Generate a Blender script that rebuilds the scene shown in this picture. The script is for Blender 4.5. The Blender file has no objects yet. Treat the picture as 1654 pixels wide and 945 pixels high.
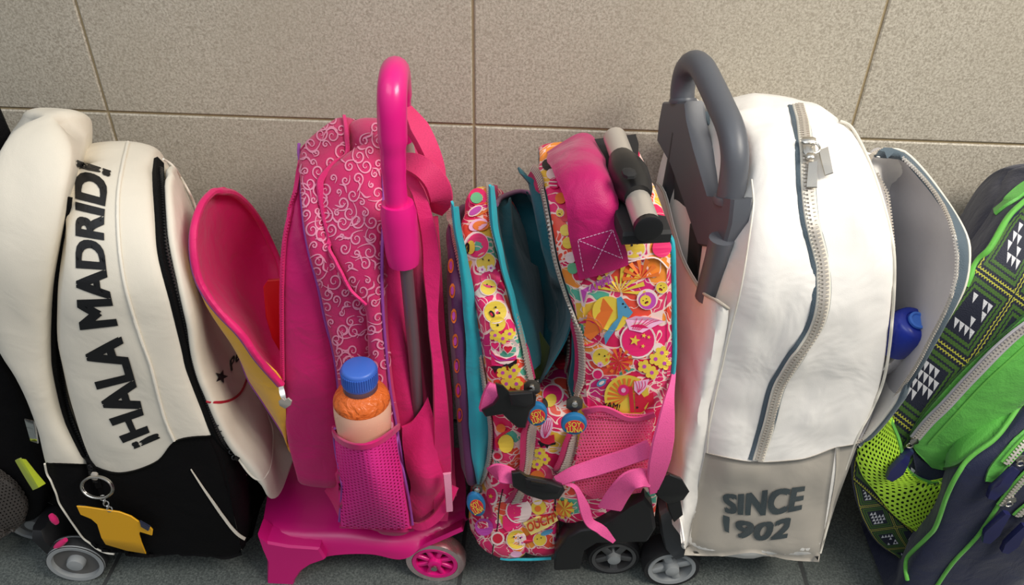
import bpy, math, random
import numpy as np
from mathutils import Vector, Matrix, noise
from mathutils.bvhtree import BVHTree
from mathutils.geometry import tessellate_polygon
random.seed(7)
SC = bpy.context.scene; COL = SC.collection
# ---------------- camera (fitted to the tile joints of the wall and floor) ----------------
IW, IH, FL = 1654, 945, 1290.0
PITCH, ROLL, YAW, CX, CZ, ZJ = .6262456, .02332082, -.03036881, .0869328, 1.00668772, .55756837
cp, sp = math.cos(PITCH), math.sin(PITCH)
FWD = np.array([math.sin(YAW)*cp, math.cos(YAW)*cp, -sp]); R0 = np.array([math.cos(YAW), -math.sin(YAW), 0]); U0 = np.cross(R0, FWD)
RT = math.cos(ROLL)*R0+math.sin(ROLL)*U0; UP = -math.sin(ROLL)*R0+math.cos(ROLL)*U0
CAM = np.array([CX, -1.0, CZ])
cd = bpy.data.cameras.new('camera'); cam = bpy.data.objects.new('camera', cd); COL.objects.link(cam); SC.camera = cam
cd.sensor_width = 36; cd.lens = FL*36/IW; cd.clip_start = .02
cam.matrix_world = Matrix(((RT[0], UP[0], -FWD[0], CAM[0]), (RT[1], UP[1], -FWD[1], CAM[1]), (RT[2], UP[2], -FWD[2], CAM[2]), (0, 0, 0, 1)))
# ---------------- light ----------------
w = bpy.data.worlds.new('sky'); SC.world = w; w.use_nodes = True
_t = w.node_tree; _g = _t.nodes.new('ShaderNodeTexCoord'); _s = _t.nodes.new('ShaderNodeSeparateXYZ'); _r = _t.nodes.new('ShaderNodeValToRGB')
_m = _t.nodes.new('ShaderNodeMapRange'); _m.inputs['From Min'].default_value = -1; _t.links.new(_g.outputs['Generated'], _s.inputs[0]); _t.links.new(_s.outputs[2], _m.inputs[0]); _t.links.new(_m.outputs[0], _r.inputs[0])
_e = _r.color_ramp.elements; _e[0].position = .42; _e[0].color = (.10, .095, .09, 1); _e[1].position = .95; _e[1].color = (.90, .95, 1.0, 1); _k = _e.new(.56); _k.color = (.40, .42, .46, 1)
_t.links.new(_r.outputs[0], _t.nodes['Background'].inputs[0]); _t.nodes['Background'].inputs[1].default_value = .62
def area(name, loc, aim, size, sizey, power, col):
    l = bpy.data.lights.new(name, 'AREA'); l.shape = 'RECTANGLE'; l.size = size; l.size_y = sizey; l.energy = power; l.color = col
    o = bpy.data.objects.new(name, l); COL.objects.link(o); o.location = loc
    o.rotation_euler = (Vector(aim)-Vector(loc)).to_track_quat('-Z', 'Y').to_euler(); return o
area('daylight', (1.25, -1.0, 1.95), (.35, -.1, .35), .9, .6, 34, (1, .93, .82))
area('daylight', (-.6, -1.6, 2.5), (0, -.2, .3), 1.6, 1.0, 12, (.85, .92, 1))
SC.view_settings.view_transform = 'Standard'; SC.view_settings.look = 'None'; SC.view_settings.gamma = 1
SC.view_settings.use_curve_mapping = False; SC.view_settings.exposure = 0.18
# ---------------- geometry helpers ----------------
def ray(x, y): return FWD+RT*((x-IW/2)/FL)-UP*((y-IH/2)/FL)
def P(x, y, Y): d = ray(x, y); return CAM+d*((Y+1)/d[1])
def PX(x, y, X): d = ray(x, y); return CAM+d*((X-CX)/d[0])
def PZ(x, y, Z): d = ray(x, y); return CAM+d*((Z-CZ)/d[2])
def PV(x, y, A, B):
    """sight line of a pixel met with the upright plane through A and B"""
    n = np.array([-(B-A)[1], (B-A)[0], 0]); d = ray(x, y); return CAM+d*(((A-CAM)@n)/(d@n))
def proj(p):
    d = np.asarray(p)-CAM; z = d@FWD; return np.array([IW/2+FL*(d@RT)/z, IH/2-FL*(d@UP)/z])
def V(a): return Vector((float(a[0]), float(a[1]), float(a[2])))
def nrm(a): return a/(np.linalg.norm(a)+1e-12)
def cat(pts, n, closed=False):
    """Catmull-Rom through the points, resampled evenly to n"""
    p = [np.array(q, float) for q in pts]; m = len(p)
    if m < 3 and not closed: return resamp(p, n)
    out = []
    for i in range(m if closed else m-1):
        if closed: a, b, c, d = p[(i-1) % m], p[i], p[(i+1) % m], p[(i+2) % m]
        else:
            b, c = p[i], p[i+1]; a = p[i-1] if i > 0 else 2*b-c; d = p[i+2] if i+2 < m else 2*c-b
        for k in range(10):
            t = k/10; out.append(.5*((2*b)+(c-a)*t+(2*a-5*b+4*c-d)*t*t+(-a+3*b-3*c+d)*t**3))
    out.append(p[0] if closed else p[-1])
    return resamp(out, n+1)[:-1] if closed else resamp(out, n)
def resamp(p, n):
    p = np.array(p, float); L = np.concatenate([[0], np.cumsum(np.linalg.norm(np.diff(p, axis=0), axis=1))])
    t = np.linspace(0, L[-1], n); return np.stack([np.interp(t, L, p[:, k]) for k in range(p.shape[1])], 1)
def plen(p): p = np.array(p, float); return np.linalg.norm(np.diff(p, axis=0), axis=1).sum()
# ---------------- object helpers ----------------
def thing(name, label, cat_, loc, group=None):
    o = bpy.data.objects.new(name, None); COL.objects.link(o); o.location = [float(v) for v in loc]; o.empty_display_size = .02
    tag(o, label, cat_, group); return o
def tag(o, label=None, cat_=None, group=None, kind=None):
    for k, v in (('label', label), ('category', cat_), ('group', group), ('kind', kind)):
        if v: o[k] = v
    return o
def rootloc(p):
    while p is not None and p.parent is not None: p = p.parent
    return Vector(p.location) if p is not None else Vector((0, 0, 0))
def mk(name, vs, fs, mat, parent=None, smooth=True, label=None, kind=None, uv=None, loc=None):
    me = bpy.data.meshes.new(name); L = rootloc(parent)
    if parent is None and loc is not None: L = V(loc)
    me.from_pydata([tuple(V(v)-L) for v in vs], [], [tuple(f) for f in fs])
    if uv is not None:
        lay = me.uv_layers.new(name='UVMap')
        for l in me.loops: lay.data[l.index].uv = uv[l.vertex_index]
    me.materials.append(mat)
    if smooth: me.shade_smooth()
    o = bpy.data.objects.new(name, me); COL.objects.link(o); o.parent = parent
    if parent is None: o.location = L
    if label: o['label'] = label
    if kind: o['kind'] = kind
    return o
class MB:
    def __init__(s): s.v = []; s.f = []
    def add(s, vs, fs):
        b = len(s.v); s.v += [np.array(v, float) for v in vs]; s.f += [tuple(i+b for i in f) for f in fs]
    def box(s, c, ex, ey, ez):
        c = np.array(c, float); vs = [c+a*ex+b*ey+d*ez for a in (-1, 1) for b in (-1, 1) for d in (-1, 1)]
        s.add(vs, [(0, 1, 3, 2), (4, 6, 7, 5), (0, 4, 5, 1), (2, 3, 7, 6), (0, 2, 6, 4), (1, 5, 7, 3)])
    def rbox(s, c, ex, ey, ez, r=.3):
        """box with chamfered edges: a loft of octagons"""
        c = np.array(c, float); vs = []; fs = []
        oc = [(1-r, -1), (1, -1+r), (1, 1-r), (1-r, 1), (-1+r, 1), (-1, 1-r), (-1, -1+r), (-1+r, -1)]
        lv = [(-1, 1-r), (-1+r, 1), (1-r, 1), (1, 1-r)]
        for z, k in lv:
            for a, b in oc: vs.append(c+ex*a*k+ey*b*k+ez*z)
        for i in range(3):
            for j in range(8): fs.append((i*8+j, i*8+(j+1) % 8, i*8+8+(j+1) % 8, i*8+8+j))
        fs += [tuple(range(7, -1, -1)), tuple(range(24, 32))]; s.add(vs, fs)
    def tube(s, pts, r, n=10, closed=False, flat=1.0, up=None, cap=True):
        pts = [np.array(p, float) for p in pts]; m = len(pts); rr = r if hasattr(r, '__len__') else [r]*m
        vs = []; fs = []; ref = np.array(up if up is not None else (.13, .2, 1.0))
        pn = None
        for i, p in enumerate(pts):
            t = nrm((pts[(i+1) % m]-pts[i-1]) if closed else (pts[min(i+1, m-1)]-pts[max(i-1, 0)]))
            if up is not None or pn is None:
                a = np.cross(t, ref)
                if np.linalg.norm(a) < .1: a = np.cross(t, (1, .1, 0))
                a = nrm(a)
            else: a = nrm(pn-t*(pn@t))
            pn = a; b = np.cross(t, a)
            for k in range(n):
                th = 2*math.pi*k/n; vs.append(p+a*math.cos(th)*rr[i]+b*math.sin(th)*rr[i]*flat)
        for i in range(m if closed else m-1):
            for k in range(n):
                i2 = (i+1) % m; fs.append((i*n+k, i*n+(k+1) % n, i2*n+(k+1) % n, i2*n+k))
        if not closed and cap:
            fs.append(tuple(range(n-1, -1, -1))); fs.append(tuple((m-1)*n+k for k in range(n)))
        s.add(vs, fs)
    def lathe(s, c, axis, prof, n=32, closed=False):
        """prof: (radius, along) pairs"""
        axis = nrm(np.array(axis, float)); a = np.cross(axis, (0, 0, 1.0)); a = nrm(a) if np.linalg.norm(a) > .05 else np.array([1., 0, 0]); b = np.cross(axis, a)
        c = np.array(c, float); vs = []; fs = []; m = len(prof)
        for r, h in prof:
            for k in range(n):
                th = 2*math.pi*k/n; vs.append(c+axis*h+(a*math.cos(th)+b*math.sin(th))*r)
        for i in range(m if closed else m-1):
            for k in range(n):
                i2 = (i+1) % m; fs.append((i*n+k, i2*n+k, i2*n+(k+1) % n, i*n+(k+1) % n))
        if not closed: fs.append(tuple(range(n))); fs.append(tuple((m-1)*n+k for k in range(n-1, -1, -1)))
        s.add(vs, fs)
    def build(s, name, mat, parent=None, smooth=True, **k):
        o = mk(name, s.v, s.f, mat, parent, smooth, **k)
        if smooth:
            try: o.data.set_sharp_from_angle(angle=math.radians(45))
            except Exception: pass
        return o
def bvh(vs, fs): return BVHTree.FromPolygons([V(v) for v in vs], [tuple(f) for f in fs])
def sheet(name, rows, mat, parent=None, nu=16, nv=16, thick=.003, jitter=0, smooth_rows=True, label=None, reg=None):
    """smooth sheet through control rows of 3D points, given real thickness"""
    R = [cat(r, nu) for r in rows]; G = np.stack([cat([r[i] for r in R], nv) if len(R) > 2 else resamp([r[i] for r in R], nv) for i in range(nu)], 1)
    if jitter:
        for i in range(nv):
            for j in range(nu):
                q = G[i, j]; G[i, j] = q+np.array(noise.noise_vector(V(q*22)))*jitter
    du = np.gradient(G, axis=1); dv = np.gradient(G, axis=0); N = np.cross(du, dv); N /= np.linalg.norm(N, axis=2, keepdims=True)+1e-9
    A = G.reshape(-1, 3); B = (G+N*thick).reshape(-1, 3); n = nu*nv; fs = []
    for i in range(nv-1):
        for j in range(nu-1):
            a = i*nu+j; fs.append((a, a+nu, a+nu+1, a+1)); fs.append((n+a, n+a+1, n+a+nu+1, n+a+nu))
    bd = [j for j in range(nu)]+[i*nu+nu-1 for i in range(1, nv)]+[(nv-1)*nu+j for j in range(nu-2, -1, -1)]+[i*nu for i in range(nv-2, 0, -1)]
    for k in range(len(bd)):
        a, b = bd[k], bd[(k+1) % len(bd)]; fs.append((a, b, n+b, n+a))
    vs = list(A)+list(B)
    o = mk(name, vs, fs, mat, parent, label=label); o['_t'] = 1; del o['_t']
    o.data.set_sharp_from_angle(angle=math.radians(60))
    T = bvh(vs, fs)
    if reg is not None: reg.append(T)
    return o, T, G
# ---- closed fabric volume: an arch profile (seen from the side) swept across the thickness of a compartment ----
class Arch:
    def __init__(s, yf, yb, zb, zt, rt, rb=.02, rz=None):
        s.yf, s.yb, s.zb, s.zt = yf, yb, zb, zt; hw = (yb-yf)/2; ym = (yf+yb)/2; ry = min(rt, hw); rz = rz or rt; p = []
        p.append((ym, zb))
        for k in range(9): t = k/8*math.pi/2; p.append((yf+rb-rb*math.sin(t), zb+rb-rb*math.cos(t)))
        for k in range(1, 24): p.append((yf, zb+rb+(zt-rz-zb-rb)*k/24))
        for k in range(17): t = k/16*math.pi/2; p.append((yf+ry-ry*math.cos(t), zt-rz+rz*math.sin(t)))
        p.append((ym, zt)); F = np.array(p)
        keep = [0]+[i for i in range(1, len(F)) if np.linalg.norm(F[i]-F[i-1]) > 1e-6]; F = F[keep]
        s.F = resamp(F, 90); B = s.F[::-1].copy(); B[:, 0] = 2*ym-B[:, 0]; s.ym = ym
        L = np.concatenate([s.F, B[1:-1]]); s.loop = L; s.S = plen(np.vstack([L, L[:1]])); s.h = plen(s.F)
        s.sF = np.linspace(0, s.h, 90)
        t = np.gradient(s.F, axis=0); n = np.stack([-t[:, 1], t[:, 0]], 1); n /= np.linalg.norm(n, axis=1, keepdims=True)
        n[0] = (0, -1); n[-1] = (0, 1); s.NF = n
    def at(s, ss):
        q = min(ss, s.S-ss); y = np.interp(q, s.sF, s.F[:, 0]); z = np.interp(q, s.sF, s.F[:, 1])
        ny = np.interp(q, s.sF, s.NF[:, 0]); nz = np.interp(q, s.sF, s.NF[:, 1])
        if ss > s.h: y = 2*s.ym-y; ny = -ny
        l = math.hypot(ny, nz); return y, z, ny/l, nz/l
    def hit(s, x, y, off=0):
        d = ray(x, y); Q = s.F+s.NF*off; nn = np.array([-d[2], d[1]]); f = (Q-CAM[1:])@nn  # signed side of the ray line
        for i in range(2, 89):
            if f[i]*f[i+1] <= 0 and f[i] != f[i+1] and f[i] < 0:
                k = f[i]/(f[i]-f[i+1]); q = Q[i]+(Q[i+1]-Q[i])*k; t = (q[0]-CAM[1])/d[1]
                return CAM[0]+d[0]*t, s.sF[i]+(s.sF[i+1]-s.sF[i])*k
        i = int(np.argmin(np.abs(f[2:])))+2; q = Q[i]; t = (q[0]-CAM[1])/d[1]; return CAM[0]+d[0]*t, s.sF[i]
def arch_to(px, yf, yb, zb, rt, rb=.02, bulge=0, rz=None):
    """arch whose top just grazes the sight line of pixel px"""
    a = Arch(yf, yb, zb, .6, rt, rb, rz); d = ray(*px); Q = a.F[30:]+a.NF[30:]*bulge; B = Q.copy(); B[:, 0] = 2*a.ym-B[:, 0]; Q = np.vstack([Q, B])
    m = (Q[:, 1]-(CAM[2]+(Q[:, 0]-CAM[1])*d[2]/d[1])).max(); return Arch(yf, yb, zb, .6-m, rt, rb, rz)
def body(name, arch, Lp, Rp, mat, parent, bulge=.012, capL=.012, capR=.012, wr=.0016, ns=120, nv=16, label=None, seed=0, uvs=6, wsc=(9, 14), skew=0, xe=0, capmat=None):
    def prep(px):
        h = [arch.hit(x, y, bulge*.1) for x, y in cat(px, 60)]; h.sort(key=lambda q: q[1])
        ss = np.array([q[1] for q in h]); xx = np.array([q[0] for q in h]); g = np.linspace(0, arch.h, 80); v = np.interp(g, ss, xx)
        for _ in range(2): v[1:-1] = (v[:-2]+2*v[1:-1]+v[2:])/4
        return g, v
    gl, vl = prep(Lp); gr, vr = prep(Rp)
    def X(ss, side):
        q = min(ss, arch.S-ss); y0, y1 = arch.at(q)[0], arch.at(ss)[0]
        return float(np.interp(q, gl, vl) if side == 0 else np.interp(q, gr, vr))+(skew*(y1-y0) if ss > arch.h else 0)
    Fz = arch.F[:, 1]; 
    def sz(z): return float(np.interp(z, Fz, arch.sF))
    vs = []; fs = []; uv = []; H = seed*7.31
    def wrk(p, n, k):
        a = noise.noise(Vector((p[0]*wsc[1]+H, p[1]*wsc[1], p[2]*wsc[0])))+.5*noise.noise(Vector((p[0]*38+H, p[1]*30, p[2]*24)))
        return p+n*a*wr*k*1.6
    SS = [arch.S*i/ns for i in range(ns)]
    for ss in SS:
        y, z, ny, nz = arch.at(ss); xl, xr = X(ss, 0), X(ss, 1)
        if xr < xl+.002: xr = xl+.002
        for j in range(nv+1):
            v = j/nv; v2 = .5-.5*math.cos(math.pi*v); e = math.sqrt(max(0, 1-abs(2*v2-1)**2.6)); off = bulge*e
            n = np.array([0, ny, nz]); p = np.array([xl+(xr-xl)*v2, y, z])+n*off; p = wrk(p, n, e); vs.append(p); uv.append((p[0]*uvs, (ss)*uvs))
    m = nv+1
    for i in range(ns):
        i2 = (i+1) % ns
        for j in range(nv): fs.append((i*m+j, i*m+j+1, i2*m+j+1, i2*m+j))
    for side, c in ((0, capL), (1, capR)):
        ring = [i*m+(0 if side == 0 else nv) for i in range(ns)]; K = 9; cz = (arch.zb+arch.zt)/2
        for k in range(1, K+1):
            th = k/K*math.pi/2; sc = math.cos(th) if k < K else 0; new = []
            if k < K: sc = 1-(k/K)
            dx = c*math.sqrt(max(0, 1-sc**3))
            if k == K:
                x = X(sz(cz), side)+skew*(arch.ym-arch.yf)+(-dx if side == 0 else dx); vs.append(np.array([x, arch.ym, cz])); uv.append((arch.ym*uvs, cz*uvs)); ci = len(vs)-1
                for i in range(ns):
                    i2 = (i+1) % ns; fs.append((ring[i], ring[i2], ci) if side == 0 else (ring[i2], ring[i], ci))
                break
            for i, ss in enumerate(SS):
                y, z, ny, nz = arch.at(ss); hz = (arch.zt-arch.zb)/2; hy = (arch.yb-arch.yf)/2; ins = (1-sc)*hy
                # inset towards the spine of the profile
                zz = np.clip(z, arch.zb+min(hy, hz)*.98, arch.zt-min(hy, hz)*.98); q = np.array([arch.ym, zz]); yz = q+(np.array([y, z])-q)*sc
                if k == K-1 or True:
                    zz2 = zz+(cz-zz)*(1-sc)**2; yz = np.array([arch.ym, zz2])+(np.array([y, z])-np.array([arch.ym, zz]))*sc
                x = X(sz(yz[1]), side)+skew*(yz[0]-arch.at(sz(yz[1]))[0])+(-dx if side == 0 else dx); p = np.array([x, yz[0], yz[1]])
                p = wrk(p, np.array([1., 0, 0]), 1-sc); vs.append(p); uv.append((p[1]*uvs, p[2]*uvs)); new.append(len(vs)-1)
            for i in range(ns):
                i2 = (i+1) % ns; fs.append((ring[i], ring[i2], new[i2], new[i]) if side == 0 else (ring[i2], ring[i], new[i], new[i2]))
            ring = new
    o = mk(name, vs, fs, mat, parent, uv=uv, label=label)
    if capmat:
        o.data.materials.append(capmat[1]); n0 = ns*nv; nc = (len(fs)-n0)//2
        for i in range(n0+capmat[0]*nc, n0+(capmat[0]+1)*nc): o.data.polygons[i].material_index = 1
    return o, bvh(vs, fs)
# ---- things laid on a surface: every point is a point of that surface, raised by real thickness ----
def cast(x, y, T, lift=.001, near=True):
    d = V(ray(x, y)); best = None
    for t in T:
        p, n, i, dist = t.ray_cast(V(CAM), d)
        if p is not None and (best is None or dist < best[2]):
            if n.dot(d) > 0: n = -n
            best = (p, n, dist)
    if best is None:
        if not near: return None
        for r in (4, 8, 13, 20):
            for k in range(8):
                q = cast(x+r*math.cos(k*math.pi/4), y+r*math.sin(k*math.pi/4), T, lift, False)
                if q is not None:
                    p0, n0 = q; t = (p0[1]+1)/ray(x+r*math.cos(k*math.pi/4), y+r*math.sin(k*math.pi/4))[1]; return CAM+ray(x, y)*t, n0
        return None
    return np.array(best[0])+np.array(best[1])*lift, np.array(best[1])
def castpath(px, T, lift, step=5, sm=2):
    q = cat(px, max(3, int(plen(px)/step))); out = [cast(x, y, T, lift) for x, y in q]
    if all(o is None for o in out): raise RuntimeError('path misses %s' % (px[0],))
    idx = [i for i, o in enumerate(out) if o is not None]
    for i in range(len(out)):
        if out[i] is None:
            j = min(idx, key=lambda k: abs(k-i)); p0, n0 = out[j]; d = ray(*q[i]); t = (p0-CAM)@n0/(d@n0) if abs(d@n0) > .05 else (p0[1]+1)/d[1]
            t0 = (p0[1]+1)/ray(*q[j])[1]; t = t if abs(t-t0) < .06 else t0
            out[i] = (CAM+d*t, n0)
    p = np.array([o[0] for o in out]); n = np.array([o[1] for o in out])
    for _ in range(sm):
        if len(p) > 4: p[1:-1] = (p[:-2]+2*p[1:-1]+p[2:])/4; n[1:-1] = (n[:-2]+2*n[1:-1]+n[2:])/4
    n /= np.linalg.norm(n, axis=1, keepdims=True); return p, n
def strap3(mb, p, n, w_, th, prof=None):
    """band of width w_ (scalar or per point) and thickness th along points p with normals n"""
    m = len(p); ww = w_ if hasattr(w_, '__len__') else [w_]*m; vs = []; fs = []
    for i in range(m):
        t = nrm(p[min(i+1, m-1)]-p[max(i-1, 0)]); s_ = nrm(np.cross(t, n[i])); u = nrm(np.cross(s_, t)); a = ww[i]/2
        vs += [p[i]-s_*a, p[i]-s_*a*.86+u*th, p[i]+s_*a*.86+u*th, p[i]+s_*a, p[i]+s_*a*.9-u*th*.4, p[i]-s_*a*.9-u*th*.4]
    for i in range(m-1):
        for k in range(6): fs.append((i*6+k, i*6+(k+1) % 6, i*6+6+(k+1) % 6, i*6+6+k))
    fs += [tuple(range(5, -1, -1)), tuple((m-1)*6+k for k in range(6))]; mb.add(vs, fs)
def band(name, px, T, w_, mat, parent, lift=.0008, th=.0015, step=5, label=None, sm=2):
    p, n = castpath(px, T, lift, step, sm); mb = MB()
    if hasattr(w_, '__len__'): w_ = np.interp(np.linspace(0, 1, len(p)), np.linspace(0, 1, len(w_)), w_)
    strap3(mb, p, n, w_, th); return mb.build(name, mat, parent, label=label)
def piping(name, px, T, r, mat, parent, lift=0.0005, step=5, label=None):
    p, n = castpath(px, T, lift, step); mb = MB(); mb.tube(p, r, 8); return mb.build(name, mat, parent, label=label)
def teeth(mb, p, n, side, step=.0032, w_=.0036, h=.0016, alt=True):
    L = np.concatenate([[0], np.cumsum(np.linalg.norm(np.diff(p, axis=0), axis=1))]); k = 0; s_ = step/2
    while s_ < L[-1]:
        q = np.array([np.interp(s_, L, p[:, c]) for c in range(3)]); i = min(len(p)-2, max(0, int(np.searchsorted(L, s_))-1))
        t = nrm(p[i+1]-p[i]); sd = nrm(np.cross(t, n[i])); u = nrm(np.cross(sd, t))
        off = (side if side else (1 if k % 2 else -1)*w_*.28)
        mb.box(q+sd*(off if not side else side*w_*.2)+u*h*.5, t*step*(.33 if not side else .25), sd*w_*.5, u*h*.5); s_ += step if side else step*.62; k += 1
def zipper(px, T, parent, tape, teethm, w_=.016, tw=.004, lift=.0006, step=5, pitch=.0032, side=0, name='zipper'):
    o = band(name, px, T, w_, tape, parent, lift, .0012, step)
    p, n = castpath(px, T, lift+.0016, step); mb = MB(); teeth(mb, p, n, side, pitch, tw)
    t = mb.build('zipper_teeth', teethm, o, smooth=False, kind='stuff'); return o
def patch(name, Lp, Rp, T, mat, parent, nu=14, nv=30, lift=.001, th=.003, puff=0, label=None, uv=True, kind=None, reg=None):
    A = cat(Lp, nv); B = cat(Rp, nv); G = []; M = []
    for i in range(nv):
        for j in range(nu):
            t = j/(nu-1); x, y = A[i]*(1-t)+B[i]*t; e = math.sin(math.pi*t)**.5*min(1, 3*i/(nv-1), 3*(nv-1-i)/(nv-1)) if puff else 0
            c = cast(x, y, T, lift+puff*e); G.append(c)
    idx = [k for k in range(len(G)) if G[k] is not None]
    for k in range(len(G)):
        if G[k] is None:
            i, j = divmod(k, nu); kk = min(idx, key=lambda q: abs(q//nu-i)+abs(q % nu-j)); t = j/(nu-1); x, y = A[i]*(1-t)+B[i]*t
            p0 = G[kk][0]; d = ray(x, y); G[k] = (CAM+d*((p0[1]+1)/d[1]), G[kk][1])
    p = np.array([g[0] for g in G]).reshape(nv, nu, 3); n = np.array([g[1] for g in G]).reshape(nv, nu, 3)
    for _ in range(1):
        p[1:-1, 1:-1] = (p[:-2, 1:-1]+p[2:, 1:-1]+p[1:-1, :-2]+p[1:-1, 2:]+4*p[1:-1, 1:-1])/8
    q = p-n*th; vs = list(p.reshape(-1, 3))+list(q.reshape(-1, 3)); N = nu*nv; fs = []
    for i in range(nv-1):
        for j in range(nu-1): a = i*nu+j; fs.append((a, a+nu, a+nu+1, a+1)); fs.append((N+a, N+a+1, N+a+nu+1, N+a+nu))
    bd = [j for j in range(nu)]+[i*nu+nu-1 for i in range(1, nv)]+[(nv-1)*nu+j for j in range(nu-2, -1, -1)]+[i*nu for i in range(nv-2, 0, -1)]
    for k in range(len(bd)): a, b = bd[k], bd[(k+1) % len(bd)]; fs.append((b, a, N+a, N+b))
    U = [(j/(nu-1), i/(nv-1)) for i in range(nv) for j in range(nu)]*2
    o = mk(name, vs, fs, mat, parent, uv=U, label=label, kind=kind)
    if reg is not None: reg.append(bvh(vs, fs))
    return o, p, n
def netting(name, Lp, Rp, T, mat, parent, nu, nv, lift=.004, fill=.62, label=None, shear=0):
    """pocket mesh: cells with hexagonal holes"""
    A = cat(Lp, 41); B = cat(Rp, 41); cache = {}
    def pt(u, v):
        k = (round(u, 4), round(v, 4))
        if k in cache: return cache[k]
        u2 = min(1, max(0, u)); v2 = min(1, max(0, v)); f = v2*40; i = min(39, int(f)); g = f-i; a = A[i]*(1-g)+A[i+1]*g; b = B[i]*(1-g)+B[i+1]*g; q = a*(1-u2)+b*u2
        c = cast(q[0], q[1], T, lift, False)
        if c is None: c = (None, None)
        cache[k] = c[0]; return c[0]
    vs = []; fs = []
    for i in range(nv):
        for j in range(nu+(i % 2)):
            u0 = (j-(.5 if i % 2 else 0))/nu; u1 = u0+1/nu; v0 = i/nv; v1 = v0+1/nv; um = (u0+u1)/2; vm = (v0+v1)/2
            if u0 < -.01: u0 = 0
            if u1 > 1.01: u1 = 1
            um = (u0+u1)/2; o_ = [(u0, v0), (um, v0), (u1, v0), (u1, v1), (um, v1), (u0, v1)]; c = (um, vm); W = (u1-u0)/2*fill; Hh = (v1-v0)/2*fill
            inn = [(um-W*.75, vm-Hh*.6), (um, vm-Hh*1.1), (um+W*.75, vm-Hh*.6), (um+W*.75, vm+Hh*.6), (um, vm+Hh*1.1), (um-W*.75, vm+Hh*.6)]
            ps = [pt(*q) for q in o_+inn]
            if any(p is None for p in ps): continue
            b = len(vs); vs += ps; fs += [(b+k, b+(k+1) % 6, b+6+(k+1) % 6, b+6+k) for k in range(6)]
    o = mk(name, vs, fs, mat, parent, smooth=False, label=label, kind='stuff')
    m = o.modifiers.new('t', 'SOLIDIFY'); m.thickness = .0008; return o
class Print:
    """flat printed shapes lying on a surface, one mesh per colour"""
    def __init__(s, T, base=.0007): s.T = T; s.m = {}; s.base = base
    def poly(s, pts, mat, layer=0):
        c = [cast(x, y, s.T, s.base+layer*.0002, False) for x, y in pts]
        if any(q is None for q in c): return
        ps = [q[0] for q in c]; cen = sum(ps)/len(ps)
        if max(np.linalg.norm(q-cen) for q in ps) > .09: return
        if (max(q[1] for q in ps)-min(q[1] for q in ps)) > .1: return
        tr = tessellate_polygon([[Vector((float(x), float(y), 0)) for x, y in pts]]); s.m.setdefault(mat, MB()).add(ps, tr)
    def stroke(s, pts, wd, mat, layer=0):
        p = cat(pts, max(3, int(plen(pts)/2.5))) if len(pts) > 2 else resamp(pts, 3); L = []; R = []; n = len(p)
        for i in range(n):
            t = nrm(p[min(i+1, n-1)]-p[max(i-1, 0)]); s_ = np.array([-t[1], t[0]]); k = i/(n-1); w_ = wd(k) if callable(wd) else wd
            a, b = cast(*(p[i]+s_*w_/2), s.T, s.base+layer*.0002, False), cast(*(p[i]-s_*w_/2), s.T, s.base+layer*.0002, False)
            if a is None or b is None: L = []; R = []; continue
            if L and np.linalg.norm(a[0]-L[-1]) > .012: L = []; R = []
            L.append(a[0]); R.append(b[0])
            if len(L) > 1: s.m.setdefault(mat, MB()).add([L[-2], R[-2], R[-1], L[-1]], [(0, 1, 2, 3)])
    def circle(s, x, y, r, mat, layer=0, n=16, ry=None, rot=0):
        ry = ry or r; c_, s_ = math.cos(rot), math.sin(rot)
        s.poly([(x+r*math.cos(a)*c_-ry*math.sin(a)*s_, y+r*math.cos(a)*s_+ry*math.sin(a)*c_) for a in [2*math.pi*k/n for k in range(n)]], mat, layer)
    def flush(s, name, parent):
        return [mb.build(name, mat, parent, smooth=False, kind='stuff') for mat, mb in s.m.items()]
def text_mesh(txt, bold=.03, shear=0, sp=1.0):
    v, f = text_mesh0(txt, 0, shear, sp+bold*.6); n = len(v); V_ = []; F_ = []; k = bold/max(1, .62*len(txt))
    for i, (a, b) in enumerate(((-k, -bold*.6), (k, -bold*.6), (-k, bold*.6), (k, bold*.6), (0, 0))): V_.append(v+np.array([a, b])); F_ += [tuple(q+i*n for q in g) for g in f]
    return np.vstack(V_), F_
def text_mesh0(txt, bold=.03, shear=0, sp=1.0):
    c = bpy.data.curves.new('t', 'FONT'); c.body = txt; c.offset = bold; c.shear = shear; c.space_character = sp; c.resolution_u = 4
    o = bpy.data.objects.new('t', c); COL.objects.link(o); dg = bpy.context.evaluated_depsgraph_get(); me = bpy.data.meshes.new_from_object(o.evaluated_get(dg))
    v = np.array([(q.co.x, q.co.y) for q in me.vertices]); f = [tuple(p.vertices) for p in me.polygons]
    bpy.data.objects.remove(o); bpy.data.meshes.remove(me); v[:, 0] -= v[:, 0].min(); v[:, 0] /= v[:, 0].max(); return v, f
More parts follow.
